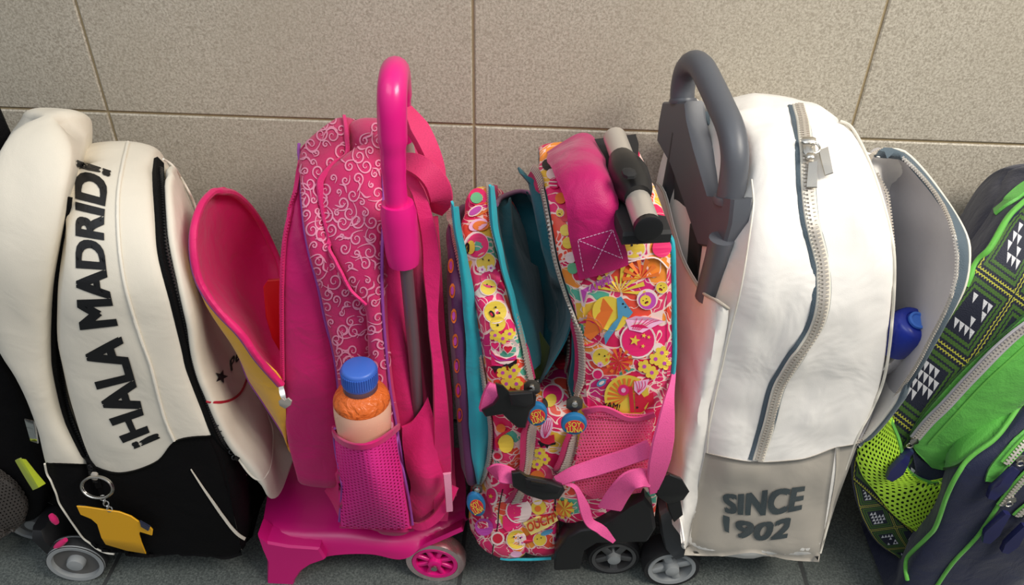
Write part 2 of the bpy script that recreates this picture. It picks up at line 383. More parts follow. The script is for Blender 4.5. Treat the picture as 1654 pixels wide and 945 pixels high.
def lettering(name, txt, base, top, T, mat, parent, bold=.03, shear=0, sp=1.0, lift=.001, cap=.73, low=0, label=None):
    """text between the base and top pixel lines; glyph outlines are cut into short edges so that they follow the cloth"""
    v, f = text_mesh(txt, bold, shear, sp); import bmesh
    bm = bmesh.new(); vv = [bm.verts.new((a, b, 0)) for a, b in v]
    for q in f:
        try: bm.faces.new([vv[i] for i in q])
        except ValueError: pass
    B = cat(base, 60); Tt = cat(top, 60); x = np.linspace(0, 1, 60); bmesh.ops.triangulate(bm, faces=bm.faces[:])
    L = plen(base)
    for _ in range(2):
        es = [e for e in bm.edges if abs(e.verts[0].co.x-e.verts[1].co.x)*L+abs(e.verts[0].co.y-e.verts[1].co.y)*40 > 12]
        if es: bmesh.ops.subdivide_edges(bm, edges=es, cuts=1); bmesh.ops.triangulate(bm, faces=[q for q in bm.faces if len(q.verts) > 3])
    bm.verts.index_update(); out = []
    for q in bm.verts:
        u = q.co.x; h = (q.co.y-low)/cap; b = np.array([np.interp(u, x, B[:, 0]), np.interp(u, x, B[:, 1])]); t = np.array([np.interp(u, x, Tt[:, 0]), np.interp(u, x, Tt[:, 1])])
        px = b+(t-b)*h; c = cast(px[0], px[1], T, lift); out.append(c[0] if c else None)
    fs = [tuple(z.index for z in q.verts) for q in bm.faces if all(out[z.index] is not None for z in q.verts)]; out = [q if q is not None else np.array([0, 0, -5.]) for q in out]
    used = sorted({i for q in fs for i in q}); mp = {a: b for b, a in enumerate(used)}; bm.free()
    return mk(name, [out[i] for i in used], [tuple(mp[i] for i in q) for q in fs], mat, parent, smooth=False, label=label)
# ---------------- materials ----------------
def srgb(r, g, b): return tuple(((c/255)/12.92 if c/255 <= .04045 else ((c/255+.055)/1.055)**2.4) for c in (r, g, b))+(1,)
class NT:
    def __init__(s, name):
        s.m = bpy.data.materials.new(name); s.m.use_nodes = True; s.t = s.m.node_tree; s.b = s.t.nodes['Principled BSDF']
    def n(s, typ, ins=None, **k):
        q = s.t.nodes.new(typ)
        for a, b in k.items(): setattr(q, a, b)
        for a, b in (ins or {}).items():
            if hasattr(b, 'is_output') or isinstance(b, bpy.types.NodeSocket): s.t.links.new(b, q.inputs[a])
            else: q.inputs[a].default_value = b
        return q
    def ln(s, a, b): s.t.links.new(a, b)
    def math(s, op, a, b=0.0, c=0.0): return s.n('ShaderNodeMath', {0: a, 1: b, 2: c}, operation=op).outputs[0]
    def mix(s, f, a, b):
        q = s.n('ShaderNodeMix', data_type='RGBA'); 
        for k, v in (('Factor', f), ('A', a), ('B', b)):
            sock = [i for i in q.inputs if i.name == k and (i.type == 'RGBA' or k == 'Factor') and i.enabled][0] if k != 'Factor' else q.inputs[0]
            if isinstance(v, bpy.types.NodeSocket): s.ln(v, sock)
            else: sock.default_value = v
        return [o for o in q.outputs if o.type == 'RGBA'][0]
    def ramp(s, f, stops, const=False):
        q = s.n('ShaderNodeValToRGB', {0: f}); e = q.color_ramp.elements; q.color_ramp.interpolation = 'CONSTANT' if const else 'LINEAR'
        while len(e) < len(stops): e.new(.5)
        for a, (p, c) in zip(e, stops): a.position = p; a.color = c
        return q.outputs[0]
    def pos(s): return s.n('ShaderNodeNewGeometry').outputs['Position']
def cloth(name, c, rough=.8, weave=900, wb=.25, fold=.25, var=.06, sheen=.15, spec=.3, fs=26):
    t = NT(name); p = t.pos(); nz = t.n('ShaderNodeTexNoise', {'Vector': p, 'Scale': 18.0, 'Detail': 4.0})
    d = tuple(x*(1-var*3) for x in c[:3])+(1,); l = tuple(min(1, x*(1+var)) for x in c[:3])+(1,)
    t.ln(t.mix(nz.outputs[0], d, l), t.b.inputs['Base Color']); t.b.inputs['Roughness'].default_value = rough; t.b.inputs['Specular IOR Level'].default_value = spec
    t.b.inputs['Sheen Weight'].default_value = sheen; t.b.inputs['Sheen Roughness'].default_value = .5
    wv = t.n('ShaderNodeTexVoronoi', {'Vector': p, 'Scale': float(weave)}); f2 = t.n('ShaderNodeTexNoise', {'Vector': p, 'Scale': float(fs), 'Detail': 3.0, 'Distortion': .6})
    b1 = t.n('ShaderNodeBump', {'Height': f2.outputs[0], 'Strength': fold, 'Distance': .006}); b2 = t.n('ShaderNodeBump', {'Height': wv.outputs[0], 'Strength': wb, 'Distance': .0006, 'Normal': b1.outputs[0]})
    t.ln(b2.outputs[0], t.b.inputs['Normal']); return t.m
def plain(name, c, rough=.4, metal=0, spec=.5, bump=0, coat=0, trans=0, alpha=None):
    t = NT(name); t.b.inputs['Base Color'].default_value = c; t.b.inputs['Roughness'].default_value = rough; t.b.inputs['Metallic'].default_value = metal; t.b.inputs['Specular IOR Level'].default_value = spec
    t.b.inputs['Coat Weight'].default_value = coat; t.b.inputs['Transmission Weight'].default_value = trans
    nz = t.n('ShaderNodeTexNoise', {'Vector': t.pos(), 'Scale': 300.0 if bump else 40.0, 'Detail': 3.0})
    if bump: t.ln(t.n('ShaderNodeBump', {'Height': nz.outputs[0], 'Strength': bump, 'Distance': .001}).outputs[0], t.b.inputs['Normal'])
    else: t.ln(t.n('ShaderNodeMapRange', {'Value': nz.outputs[0], 'To Min': max(0, rough-.05), 'To Max': min(1, rough+.08)}).outputs[0], t.b.inputs['Roughness'])
    return t.m
def webbing(name, c, along=700):
    t = NT(name); p = t.pos(); v = t.n('ShaderNodeTexVoronoi', {'Vector': p, 'Scale': 900.0}); d = tuple(x*.78 for x in c[:3])+(1,)
    t.ln(t.mix(v.outputs[0], c, d), t.b.inputs['Base Color']); t.b.inputs['Roughness'].default_value = .7
    t.ln(t.n('ShaderNodeBump', {'Height': v.outputs[0], 'Strength': .35, 'Distance': .0006}).outputs[0], t.b.inputs['Normal']); return t.m
# ---------------- setting ----------------
def stone(name, base, dark, light, warm, rough=.55, sc=1.0, big=.5):
    t = NT(name); p = t.pos(); oi = t.n('ShaderNodeObjectInfo').outputs['Random']
    fine = t.n('ShaderNodeTexNoise', {'Vector': p, 'Scale': 330.0*sc, 'Detail': 4.0, 'Roughness': .8}); vor = t.n('ShaderNodeTexVoronoi', {'Vector': p, 'Scale': 300.0*sc}, feature='F1')
    vr = t.n('ShaderNodeTexVoronoi', {'Vector': p, 'Scale': 420.0*sc}); big_ = t.n('ShaderNodeTexNoise', {'Vector': p, 'Scale': 3.2, 'Detail': 4.0, 'Distortion': .4})
    c = t.ramp(fine.outputs[0], [(.36, dark), (.5, base), (.64, light)]); spk = t.n('ShaderNodeSeparateColor', {0: vor.outputs['Color']}).outputs[0]
    c = t.mix(t.math('MULTIPLY', t.math('GREATER_THAN', spk, .9), .45), c, dark); spk2 = t.n('ShaderNodeSeparateColor', {0: vr.outputs['Color']}).outputs[1]
    c = t.mix(t.math('MULTIPLY', t.math('GREATER_THAN', spk2, .9), .5), c, light); c = t.mix(t.math('MULTIPLY', t.n('ShaderNodeMapRange', {'Value': big_.outputs[0], 'From Min': .35, 'From Max': .7}).outputs[0], big), c, warm)
    t.ln(c, t.b.inputs['Base Color']); t.b.inputs['Roughness'].default_value = rough
    t.ln(t.n('ShaderNodeBump', {'Height': fine.outputs[0], 'Strength': .25, 'Distance': .001}).outputs[0], t.b.inputs['Normal']); return t.m
M_wall = stone('wall_stone', srgb(182, 174, 159), srgb(142, 133, 119), srgb(210, 203, 188), srgb(172, 163, 144), .6)
M_floor = stone('floor_stone', srgb(88, 94, 91), srgb(58, 62, 61), srgb(122, 127, 122), srgb(76, 82, 81), .6)
M_grout = plain('wall_grout', srgb(176, 158, 124), .9, bump=.3); M_groutd = plain('floor_grout', srgb(58, 60, 60), .9, bump=.3)
def tile_mesh(w_, h, t, bv=.0016):
    mb = MB(); vs = []; a, b = w_/2, h/2
    for z, k in ((-t, 0), (-bv, 0), (0, bv)):
        vs += [(-a+k, -b+k, z), (a-k, -b+k, z), (a-k, b-k, z), (-a+k, b-k, z)]
    fs = [(8, 9, 10, 11), (3, 2, 1, 0)]
    for l in (0, 4):
        for k in range(4): fs.append((l+k, l+(k+1) % 4, l+4+(k+1) % 4, l+4+k))
    me = bpy.data.meshes.new('tile'); me.from_pydata(vs, [], fs); return me
def slab(name, x0, x1, y0, y1, z0, z1, mat):
    mb = MB(); mb.box(((x0+x1)/2, (y0+y1)/2, (z0+z1)/2), np.array([(x1-x0)/2, 0, 0]), np.array([0, (y1-y0)/2, 0]), np.array([0, 0, (z1-z0)/2]))
    return tag(mb.build(name, mat, None, smooth=False), kind='structure')
wall = slab('wall_back', -2.5, 2.5, .0035, .15, 0, 2.8, M_grout)
floor = slab('floor', -2.5, 2.5, -3.0, .15, -.15, -.0012, M_groutd)
wt = tile_mesh(.4966, ZJ-.0034, .012); wt.materials.append(M_wall); ft = tile_mesh(.4955, .4955, .0035); ft.materials.append(M_floor)
rt_ = Matrix.Rotation(math.radians(90), 4, 'X')
for i in range(-5, 5):
    for k in range(5):
        o = bpy.data.objects.new('tile', wt); COL.objects.link(o); o.parent = wall; o.matrix_local = Matrix.Translation((i*.5+.25, random.uniform(0, .0004), (k+.5)*ZJ)) @ rt_
for i in range(-5, 5):
    for k in range(6):
        o = bpy.data.objects.new('tile', ft); COL.objects.link(o); o.parent = floor; o.location = (i*.5+.25, -.25-k*.5, random.uniform(-.0003, 0))
# ---------------- shared materials ----------------
WHITE = cloth('white_cloth', srgb(228, 220, 204), .55, wb=.12, fold=.35, var=.02, sheen=.05, fs=16)
WHITE2 = cloth('white_leatherette', srgb(240, 236, 230), .5, wb=.1, fold=.8, var=.015, sheen=.05, fs=13)
CREAMP = plain('cream_piping', srgb(228, 222, 208), .5); GREIGE = cloth('greige_patch', srgb(178, 170, 158), .5, wb=.1, fold=.4, var=.03, fs=14)
BLACK = cloth('black_cloth', srgb(13, 12, 13), .7, wb=.5, fold=.5, var=.05, sheen=0, spec=.12); BLK = plain('black_plastic', srgb(24, 24, 26), .35); BLKM = plain('matt_black_rubber', srgb(30, 30, 32), .7, bump=.2)
BLKTAPE = cloth('black_zip_tape', srgb(10, 10, 11), .7, weave=700, wb=.8, fold=.1, sheen=0, spec=.15); INK = plain('black_print', srgb(18, 18, 20), .5); CHAR = cloth('charcoal_print', srgb(54, 66, 70), .6, wb=.3, fold=.1)
RED = plain('red_trim', srgb(176, 30, 50), .5); STEEL = plain('steel', srgb(200, 196, 188), .25, metal=1); DSTEEL = plain('dull_zip_metal', srgb(206, 198, 188), .35, metal=.5); CHROME = plain('chrome', srgb(225, 220, 212), .15, metal=1)
GREYP = plain('grey_plastic', srgb(86, 89, 96), .42, bump=.05); LGREY = plain('light_grey_plastic', srgb(150, 153, 154), .4); DGREY = plain('dark_grey_plastic', srgb(58, 60, 64), .45)
YEL = plain('yellow_rubber', srgb(240, 176, 30), .45, bump=.1); PINKP = plain('hot_pink_plastic', srgb(225, 24, 128), .3, coat=.15); PINKD = plain('pink_shell', srgb(214, 20, 120), .36, coat=.1)
PINK = cloth('pink_nylon', srgb(222, 34, 112), .5, weave=800, wb=.3, fold=.5, sheen=.1); PINKL = cloth('pink_lining', srgb(226, 30, 110), .55, wb=.2, fold=.7, var=.08); MAGC = cloth('magenta_nylon', srgb(206, 22, 108), .5, wb=.2, fold=.5)
PURP = plain('purple_piping', srgb(150, 70, 160), .5); PINKT = cloth('pink_zip_tape', srgb(226, 40, 120), .6, weave=600, wb=.6, fold=.1); SWIRL = plain('pale_print', srgb(226, 142, 172), .55)
BERRY = cloth('berry_print_ground', srgb(204, 40, 104), .55, weave=900, wb=.3, fold=.4)
WEBP = webbing('light_pink_webbing', srgb(240, 92, 158)); WEBH = webbing('hot_pink_webbing', srgb(226, 48, 112)); CLEAR = plain('clear_plastic', (1, 1, 1, 1), .06, trans=1); CLEAR.node_tree.nodes['Principled BSDF'].inputs['IOR'].default_value = 1.2
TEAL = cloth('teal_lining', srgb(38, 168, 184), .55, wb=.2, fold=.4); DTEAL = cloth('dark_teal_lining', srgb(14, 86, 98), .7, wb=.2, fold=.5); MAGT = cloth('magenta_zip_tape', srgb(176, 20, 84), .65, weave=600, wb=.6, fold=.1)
NAVY = cloth('navy_nylon', srgb(24, 30, 58), .6, wb=.4, fold=.5); GREEN = cloth('green_nylon', srgb(94, 174, 74), .5, weave=500, wb=.35, fold=.6, sheen=.1); GREENP = cloth('green_piping', srgb(98, 176, 70), .6, wb=.2); LIME = plain('lime_net', srgb(180, 226, 62), .5)
GREYC = cloth('grey_lining', srgb(188, 184, 186), .45, wb=.05, fold=.25, var=.03); SLATE = cloth('slate_band', srgb(84, 98, 108), .7, wb=.5)
WDISC = plain('wheel_disc_grey', srgb(92, 90, 88), .35)
def wheel(parent, px, Y, r, w_, tyre, rim, hub, style, tilt=0, rimr=.8, c=None, name='wheel', label=None):
    c = P(px[0], px[1], Y) if c is None else c; ax = nrm(np.array([tilt, -1., .0])); a = nrm(np.cross(ax, (0, 0, 1.))); b = np.cross(ax, a)
    mb = MB(); h = w_/2; k = rimr; mb.lathe(c, ax, [(r*k, -h), (r*.94, -h), (r, -h*.55), (r, h*.55), (r*.94, h), (r*k, h), (r*k*.97, h*.6), (r*k*.97, -h*.6)], 40, closed=True)
    o = mb.build(name, tyre, parent, label=label)
    mb = MB(); q = r*k; mb.lathe(c, ax, [(q*.80, h*.3), (q*.82, h*1.0), (q*.97, h*1.05), (q, h*.8), (q, -h*.8), (q*.8, -h*.8)], 40, closed=True)
    dk = None
    if style == 'disc': dk = MB(); dk.lathe(c, ax, [(.001, h*.2), (q*.82, h*.35), (q*.82, h*.1), (.001, 0)], 40)
    n = {'disc': 0, 'four': 4, 'five': 5, 'eight': 8}[style]
    for i in range(n):
        th = 2*math.pi*i/n+.4; d = a*math.cos(th)+b*math.sin(th); s_ = -a*math.sin(th)+b*math.cos(th); ww = q*(.1 if n == 8 else .16)
        mb.rbox(c+d*q*.55+ax*h*.55, d*q*.34, s_*ww, ax*h*.3)
    mb.build('rim', rim, o)
    if dk: dk.build('wheel_disc', WDISC, o)
    mb = MB(); mb.lathe(c, ax, [(q*.30, -h), (q*.32, h*.7), (q*.28, h*1.25), (q*.12, h*1.35), (.0005, h*1.36)], 24); mb.build('hub', hub, o)
    return o
def prism(name, px, X, t, mat, parent, bev=.0015, label=None):
    """plate standing in a plane of constant X, outline at the given pixels, thickness t"""
    p = [PX(x, y, X) for x, y in px]; nn = nrm(np.cross(p[1]-p[0], p[-1]-p[0])); nn = nn if abs(nn[0]) > .6 else np.array([1., 0, 0]); nn = nn*np.sign(nn[0]); return prism3(name, p, nn, t, mat, parent, bev, label)
def prism3(name, p, nv_, t, mat, parent, bev=.0015, label=None):
    n = len(p); nv_ = np.array(nv_, float); c = sum(p)/n; vs = []; fs = []
    for z, k in ((-t/2, bev), (-t/2+bev, 0), (t/2-bev, 0), (t/2, bev)):
        for q in p: d = c-q; vs.append(q+nrm(d)*k+nv_*z)
    for i in range(3):
        for j in range(n): fs.append((i*n+j, i*n+(j+1) % n, i*n+n+(j+1) % n, i*n+n+j))
    ax = int(np.argmax(np.abs(nv_))); o2 = [i for i in range(3) if i != ax]
    for base, fl in ((0, 1), (3*n, 0)):
        tr = tessellate_polygon([[Vector((vs[base+i][o2[0]], vs[base+i][o2[1]], 0)) for i in range(n)]])
        fs += [tuple(base+i for i in (q[::-1] if fl else q)) for q in tr]
    o = mk(name, vs, fs, mat, parent, label=label)
    o.data.set_sharp_from_angle(angle=math.radians(40)); return o
def buckle(mb_c, c, ex, ey, ez): pass
# ================= bag 1: white and black trolley backpack on the left =================
b1 = thing('trolley_backpack', 'white and black trolley backpack with large black lettering up its side', 'backpack', (-.38, -.17, 0))
zb = P(238, 893, -.33)[2]
aA = arch_to((80, 169), -.33, -.11, zb+.01, .13, .03, .014)
_, TA = body('back_compartment', aA, [(166, 893), (117, 839), (79, 763), (58, 677), (22, 596), (0, 570), (-20, 500), (-32, 400), (-22, 300), (-2, 250), (30, 205), (60, 172)],
    [(205, 893), (175, 830), (150, 763), (122, 722), (92, 668), (78, 601), (75, 560), (76, 494), (84, 421), (98, 353), (106, 312), (118, 250), (106, 205), (84, 172)], WHITE, b1, .012, .003, .004, seed=1, skew=-.3)
aB = arch_to((200, 229), -.335, -.10, zb+.006, .10, .03, .012)
_, TB = body('middle_compartment', aB, [(205, 893), (170, 800), (155, 758), (139, 727), (117, 659), (101, 587), (96, 560), (98, 476), (106, 412), (108, 385), (106, 330), (116, 250), (138, 238)],
    [(389, 889), (391, 871), (372, 790), (345, 704), (324, 664), (300, 596), (288, 540), (272, 476), (254, 412), (247, 357), (243, 290), (241, 266), (232, 240)], WHITE, b1, .012, .01, .014, seed=2, skew=-.35)
aD = arch_to((275, 264), -.325, -.13, P(423, 777, -.28)[2], .12, .05, .01)
_, TD = body('front_pocket', aD, [(425, 775), (405, 762), (384, 736), (358, 700), (333, 641), (312, 587), (303, 520), (297, 494), (275, 403), (268, 321), (263, 262)],
    [(432, 772), (416, 750), (398, 730), (372, 695), (348, 641), (328, 587), (318, 520), (312, 494), (290, 403), (283, 321), (278, 265)], WHITE, b1, .008, .002, .009, seed=3, skew=-.38)
R1 = [TA, TB]
# black lower part
patch('base_panel', [(76, 747), (82, 775), (92, 799), (117, 839), (148, 880), (166, 892)], [(150, 750), (160, 790), (175, 830), (190, 862), (200, 880), (212, 893)], [TA], BLACK, b1, 8, 24, .002, .004, reg=R1)
patch('base_panel', [(140, 748), (193, 763), (252, 745), (284, 711), (337, 703), (352, 706)], [(203, 898), (240, 901), (280, 896), (325, 896), (362, 904), (391, 897)], [TB], BLACK, b1, 26, 30, .0025, .005, reg=R1)
patch('base_panel', [(337, 703), (352, 740), (366, 790), (380, 840), (389, 886)], [(368, 700), (400, 738), (432, 785), (420, 822), (408, 866)], [TB], BLACK, b1, 12, 24, .0025, .005)
band('white_crease', [(310, 754), (330, 785), (350, 814), (372, 846), (391, 869)], [TB], [.001, .004, .0045], WHITE, b1, .004, .001)
# zippers of black coil
z = band('zipper', [(110, 318), (106, 353), (98, 400), (90, 450), (86, 520), (86, 560), (89, 594), (104, 663), (130, 724), (150, 758), (160, 785)], R1, [.003, .010, .014, .016, .019, .019, .020, .018, .014, .011, .008], BLKTAPE, b1, .001, .003)
p_, n_ = castpath([(106, 353), (90, 450), (87, 560), (104, 663), (130, 724), (155, 775)], R1, .0045); mb = MB(); teeth(mb, p_, n_, 0, .003, .003); mb.build('zipper_teeth', BLK, z, smooth=False, kind='stuff')
z = band('zipper', [(254, 262), (254, 300), (258, 357), (263, 412), (282, 485), (299, 558), (306, 592), (328, 653), (349, 705), (368, 728), (384, 738)], [TB, TD], [.012, .016, .017, .017, .017, .016, .015, .013, .012, .012, .006], BLKTAPE, b1, .001, .004)
p_, n_ = castpath([(254, 275), (258, 357), (263, 412), (282, 485), (299, 558), (306, 592), (328, 653), (349, 705), (368, 728)], [TB, TD], .0055); mb = MB(); teeth(mb, p_, n_, 0, .003, .0035); mb.build('zipper_teeth', BLK, z, smooth=False, kind='stuff')
piping('piping', [(207, 231), (197, 276), (191, 321), (192, 385), (200, 448), (214, 503), (232, 558), (245, 595), (259, 650), (270, 686), (282, 711)], R1, .0018, CREAMP, b1, .001)
piping('piping', [(76, 747), (82, 775), (92, 799), (117, 839), (148, 880), (170, 893), (184, 895)], [TA], .0013, CREAMP, b1, .003)
piping('piping', [(264, 257), (280, 268), (300, 300), (316, 335), (340, 420), (375, 520), (405, 600), (432, 670), (441, 700), (437, 752), (423, 776), (405, 768), (384, 740)], [TD], .0013, CREAMP, b1, .0)
lettering('lettering', '¡HALA MADRID!', [(247, 712), (239, 695), (230, 668), (222, 636), (209, 590), (190, 530), (178, 480), (170, 430), (167, 385), (168, 340), (173, 300), (177, 276)],
          [(207, 729), (195, 710), (176, 678), (163, 648), (146, 600), (133, 555), (125, 505), (123, 455), (122, 405), (122, 350), (121, 300), (122, 258)], R1, INK, b1, .052, cap=.73)
# small printing on the front pocket
PR = Print([TD], .0012)
def star(cx, cy, r, rot=0, k=.42, sx=1, sy=1): return [(cx+sx*(r if i % 2 == 0 else r*k)*math.sin(rot+math.pi*i/5), cy-sy*(r if i % 2 == 0 else r*k)*math.cos(rot+math.pi*i/5)) for i in range(10)]
PR.poly(star(356, 609, 12, .25, sx=.9), INK, 1)
PR.flush('printed_star', b1)
lettering('lettering', 'Pe', [(373, 600), (380, 588), (388, 577)], [(368, 585), (375, 575), (383, 563)], [TD], INK, b1, .03, .2)
band('red_trim', [(334, 648), (350, 650), (368, 648), (382, 641), (392, 628), (400, 606)], [TD], .0032, RED, b1, .0008, .0008)
# coil puller chain on the pocket
mb = MB()
for k in range(7): q = cast(342+k*4.5, 683+k*9, [TD, TB], .008)[0]; mb.lathe(q, (.3, -.6, .5), [(.0022, -.001), (.0034, -.0006), (.0034, .0006), (.0022, .001)], 10, closed=True)
mb.build('puller_chain', BLK, b1)
# trolley chassis and near wheel
c = PZ(126, 902, .038)
wheel(b1, None, 0, .039, .02, BLKM, LGREY, LGREY, 'disc', .12, .98, c=c)
mb = MB(); mb.rbox(P(98, 862, -.31), np.array([.012, 0, 0]), np.array([0, .03, 0]), np.array([-.012, 0, .034]), .3)
mb.rbox(P(125, 872, -.30), np.array([.03, 0, -.01]), np.array([0, .012, 0]), np.array([0, 0, .016]), .3); mb.tube([c+(.0, .0, 0), c+(0, .25, 0)], .004, 8); mb.build('chassis', BLK, b1)
for a_, e_, r_ in (((82, 832), (92, 845), .0045), ((90, 884), (106, 872), .0045)):
    mb = MB(); p = [P(*a_, -.345), P(*e_, -.345)]; mb.tube(resamp(p, 4), [r_*.7, r_, r_, r_*.7], 10); mb.build('pink_strap_end', PINK, b1, label='pink strap end tucked above the wheel')
# key ring with the yellow tag, hanging from the zipper
kr = thing('key_ring', 'steel key ring with a flat yellow shirt-shaped tag hanging on the white and black backpack', 'key ring', P(158, 786, -.35))
mb = MB(); cc = P(158, 787, -.362); a_ = P(183, 790, -.364)-cc; b_ = P(159, 770, -.358)-cc
ring_ = [cc+a_*math.cos(t)+b_*math.sin(t) for t in np.linspace(0, 2*math.pi, 33)[:-1]]; mb.tube(ring_, .0019, 8, closed=True); mb.tube([q+np.array([0, -.002, .0015]) for q in ring_], .0016, 8, closed=True); mb.build('split_ring', STEEL, kr)
mb = MB()
for k in range(5):
    q = P(166+k*2.8, 804+k*4.6, -.364); ax = (1, .3, 0) if k % 2 else (.1, -1, .6); mb.lathe(q, ax, [(.0026, -.0008), (.0040, -.0006), (.0040, .0006), (.0026, .0008)], 12, closed=True)
mb.build('chain', STEEL, kr); mb = MB(); q = P(153, 769, -.356); mb.rbox(q, np.array([.004, 0, 0]), np.array([0, .002, 0]), np.array([.001, 0, .006])); mb.build('zip_link', DSTEEL, kr)
sh = [(124, 817), (139, 818), (165, 822), (193, 826), (212, 833), (225, 842), (233, 850), (243, 851), (247, 855), (246, 864), (227, 858), (225, 862), (229, 876), (236, 894), (205, 889), (171, 879), (164, 868), (157, 846), (147, 837), (130, 830)]
ps = [P(x, y, -.362+.0001*(y-850)) for x, y in sh]; prism3('yellow_tag', ps, nrm(np.array([.15, -1, .35])), .003, YEL, kr, .0008)
for g in ([(126, 816.5), (138, 817.5), (140, 823), (128, 822)], [(226, 841), (243, 850.5), (240, 857), (228, 850)]):
    prism3('dark_cuff', [P(x, y, -.364) for x, y in g], nrm(np.array([.15, -1, .35])), .0034, NAVY, kr, .0004)
# ================= bag 2: pink trolley backpack =================
def inpoly(x, y, pl):
    c = False; n = len(pl)
    for i in range(n):
        (x1, y1), (x2, y2) = pl[i], pl[(i+1) % n]
        if (y1 > y) != (y2 > y) and x < (x2-x1)*(y-y1)/(y2-y1)+x1: c = not c
    return c
def scatter(pl, gap, seed=1, tries=4000):
    r = random.Random(seed); xs = [q[0] for q in pl]; ys = [q[1] for q in pl]; out = []
    for _ in range(tries):
        x, y = r.uniform(min(xs), max(xs)), r.uniform(min(ys), max(ys))
        if inpoly(x, y, pl) and all((x-a)**2+(y-b)**2 > gap*gap for a, b in out): out.append((x, y))
    return out
b2 = thing('trolley_backpack', 'pink trolley backpack with pale swirl print and tall pink handle', 'backpack', (-.06, -.17, 0))
zb2 = P(600, 845, -.32)[2]
# gusset of the front compartment
ac = arch_to((480, 205), -.315, -.06, P(500, 790, -.315)[2], .10, .02, .008)
_, TC = body('front_compartment', ac, [(486, 790), (478, 764), (463, 703), (458, 613), (457, 461), (462, 391), (472, 340), (480, 290), (481, 230)],
    [(550, 800), (548, 770), (543, 608), (525, 510), (516, 466), (497, 396), (488, 331), (484, 260), (484, 215)], MAGC, b2, .006, .006, .006, seed=11, wr=.0022)
ad1 = arch_to((497, 183), -.325, -.08, zb2, .07, .02, .012)
_, TD1 = body('swirl_compartment', ad1, [(556, 845), (554, 783), (545, 608), (525, 510), (516, 466), (497, 396), (488, 331), (483, 260), (482, 215), (484, 190)],
    [(612, 845), (606, 700), (600, 600), (594, 489), (571, 466), (549, 424), (526, 359), (520, 320), (530, 285), (552, 256), (556, 225), (556, 193)], BERRY, b2, .010, .006, .006, seed=12)
ad2 = arch_to((605, 191), -.335, -.08, zb2, .09, .02, .012)
_, TD2 = body('swirl_compartment', ad2, [(604, 845), (602, 700), (596, 600), (590, 489), (569, 466), (546, 424), (521, 359), (513, 305), (522, 282), (558, 256), (580, 225), (588, 200)],
    [(663, 845), (654, 783), (635, 674), (626, 618), (617, 510), (615, 424), (618, 331), (619, 250), (614, 200)], BERRY, b2, .012, .006, .006, seed=13)
ae = arch_to((655, 205), -.315, -.09, zb2, .10, .02, .008)
_, TE2 = body('back_panel', ae, [(668, 843), (657, 783), (638, 674), (629, 618), (620, 510), (618, 424), (621, 331), (622, 250)],
    [(700, 838), (690, 760), (672, 674), (660, 590), (650, 510), (646, 424), (648, 331), (650, 230)], PINK, b2, .008, .006, .010, seed=14, wr=.003)
R2 = [TC, TD1, TD2, TE2]
piping('piping', [(553, 839), (551, 783), (543, 608), (523, 510), (514, 466), (495, 396), (486, 331), (483, 270), (483, 232)], R2, .0019, PURP, b2, .0015)
piping('piping', [(663, 842), (654, 783), (635, 674), (626, 618), (616, 510), (614, 424), (617, 331), (617, 250)], R2, .0018, PURP, b2, .002)
band('zipper', [(483, 262), (478, 312), (468, 350), (460, 391), (456, 461), (456, 540), (457, 613)], R2, .005, PINKT, b2, .001, .002)
p_, n_ = castpath([(479, 312), (460, 391), (456, 461), (456, 560), (457, 618)], R2, .003); mb = MB(); teeth(mb, p_, n_, 0, .0026, .003); mb.build('zipper_teeth', PINK, b2, smooth=False, kind='stuff')
band('zipper', [(556, 192), (557, 225), (556, 250), (536, 266), (516, 292), (515, 315), (522, 359), (534, 395), (548, 424), (569, 463), (593, 489)], R2, [.004, .005, .005, .006, .008, .008, .007, .006, .005, .004, .002], PINKT, b2, .003, .002)
# swirls
def swirl(pr, x, y, s, rot, fl, mat):
    pts = []
    for k in range(22):
        t = k/21; a = rot+fl*(t*2*math.pi*1.35); r = s*(.12+.88*t); pts.append((x+r*math.cos(a)*.85, y+r*math.sin(a)))
    a = rot+fl*2*math.pi*1.35; tx, ty = -math.sin(a)*fl, math.cos(a)*fl; lx, ly = pts[-1]
    for k in range(1, 6): u = k/5; pts.append((lx+tx*s*1.5*u-math.cos(a)*s*.6*u*u, ly+ty*s*1.5*u-math.sin(a)*s*.6*u*u))
    pr.stroke(pts, lambda k: .9+1.7*math.sin(math.pi*min(1, k*1.05))**.7, mat, 1)
pr1 = Print([TD1], .0009); rg = random.Random(5)
for poly_, T_, gp in (([(484, 190), (520, 186), (555, 195), (552, 250), (518, 290), (520, 350), (548, 424), (590, 490), (600, 600), (606, 700), (556, 700), (545, 608), (518, 470), (490, 340)], TD1, 16), ([(518, 300), (560, 258), (612, 195), (616, 330), (616, 520), (632, 690), (606, 690), (596, 500), (560, 440), (528, 365)], TD2, 17)):
    pr = Print([T_], .0009)
    for x, y in scatter(poly_, gp, 3): swirl(pr, x, y, rg.uniform(4.5, 13), rg.uniform(0, 6.3), rg.choice((-1, 1)), SWIRL)
    for x, y in scatter(poly_, 26, 9):
        a = rg.uniform(0, 6.3); pr.stroke([(x, y), (x+9*math.cos(a), y+9*math.sin(a)), (x+18*math.cos(a+.6), y+18*math.sin(a+.6))], lambda k: .8+2.4*math.sin(math.pi*k), SWIRL, 1)
    pr.flush('swirl_print', b2)
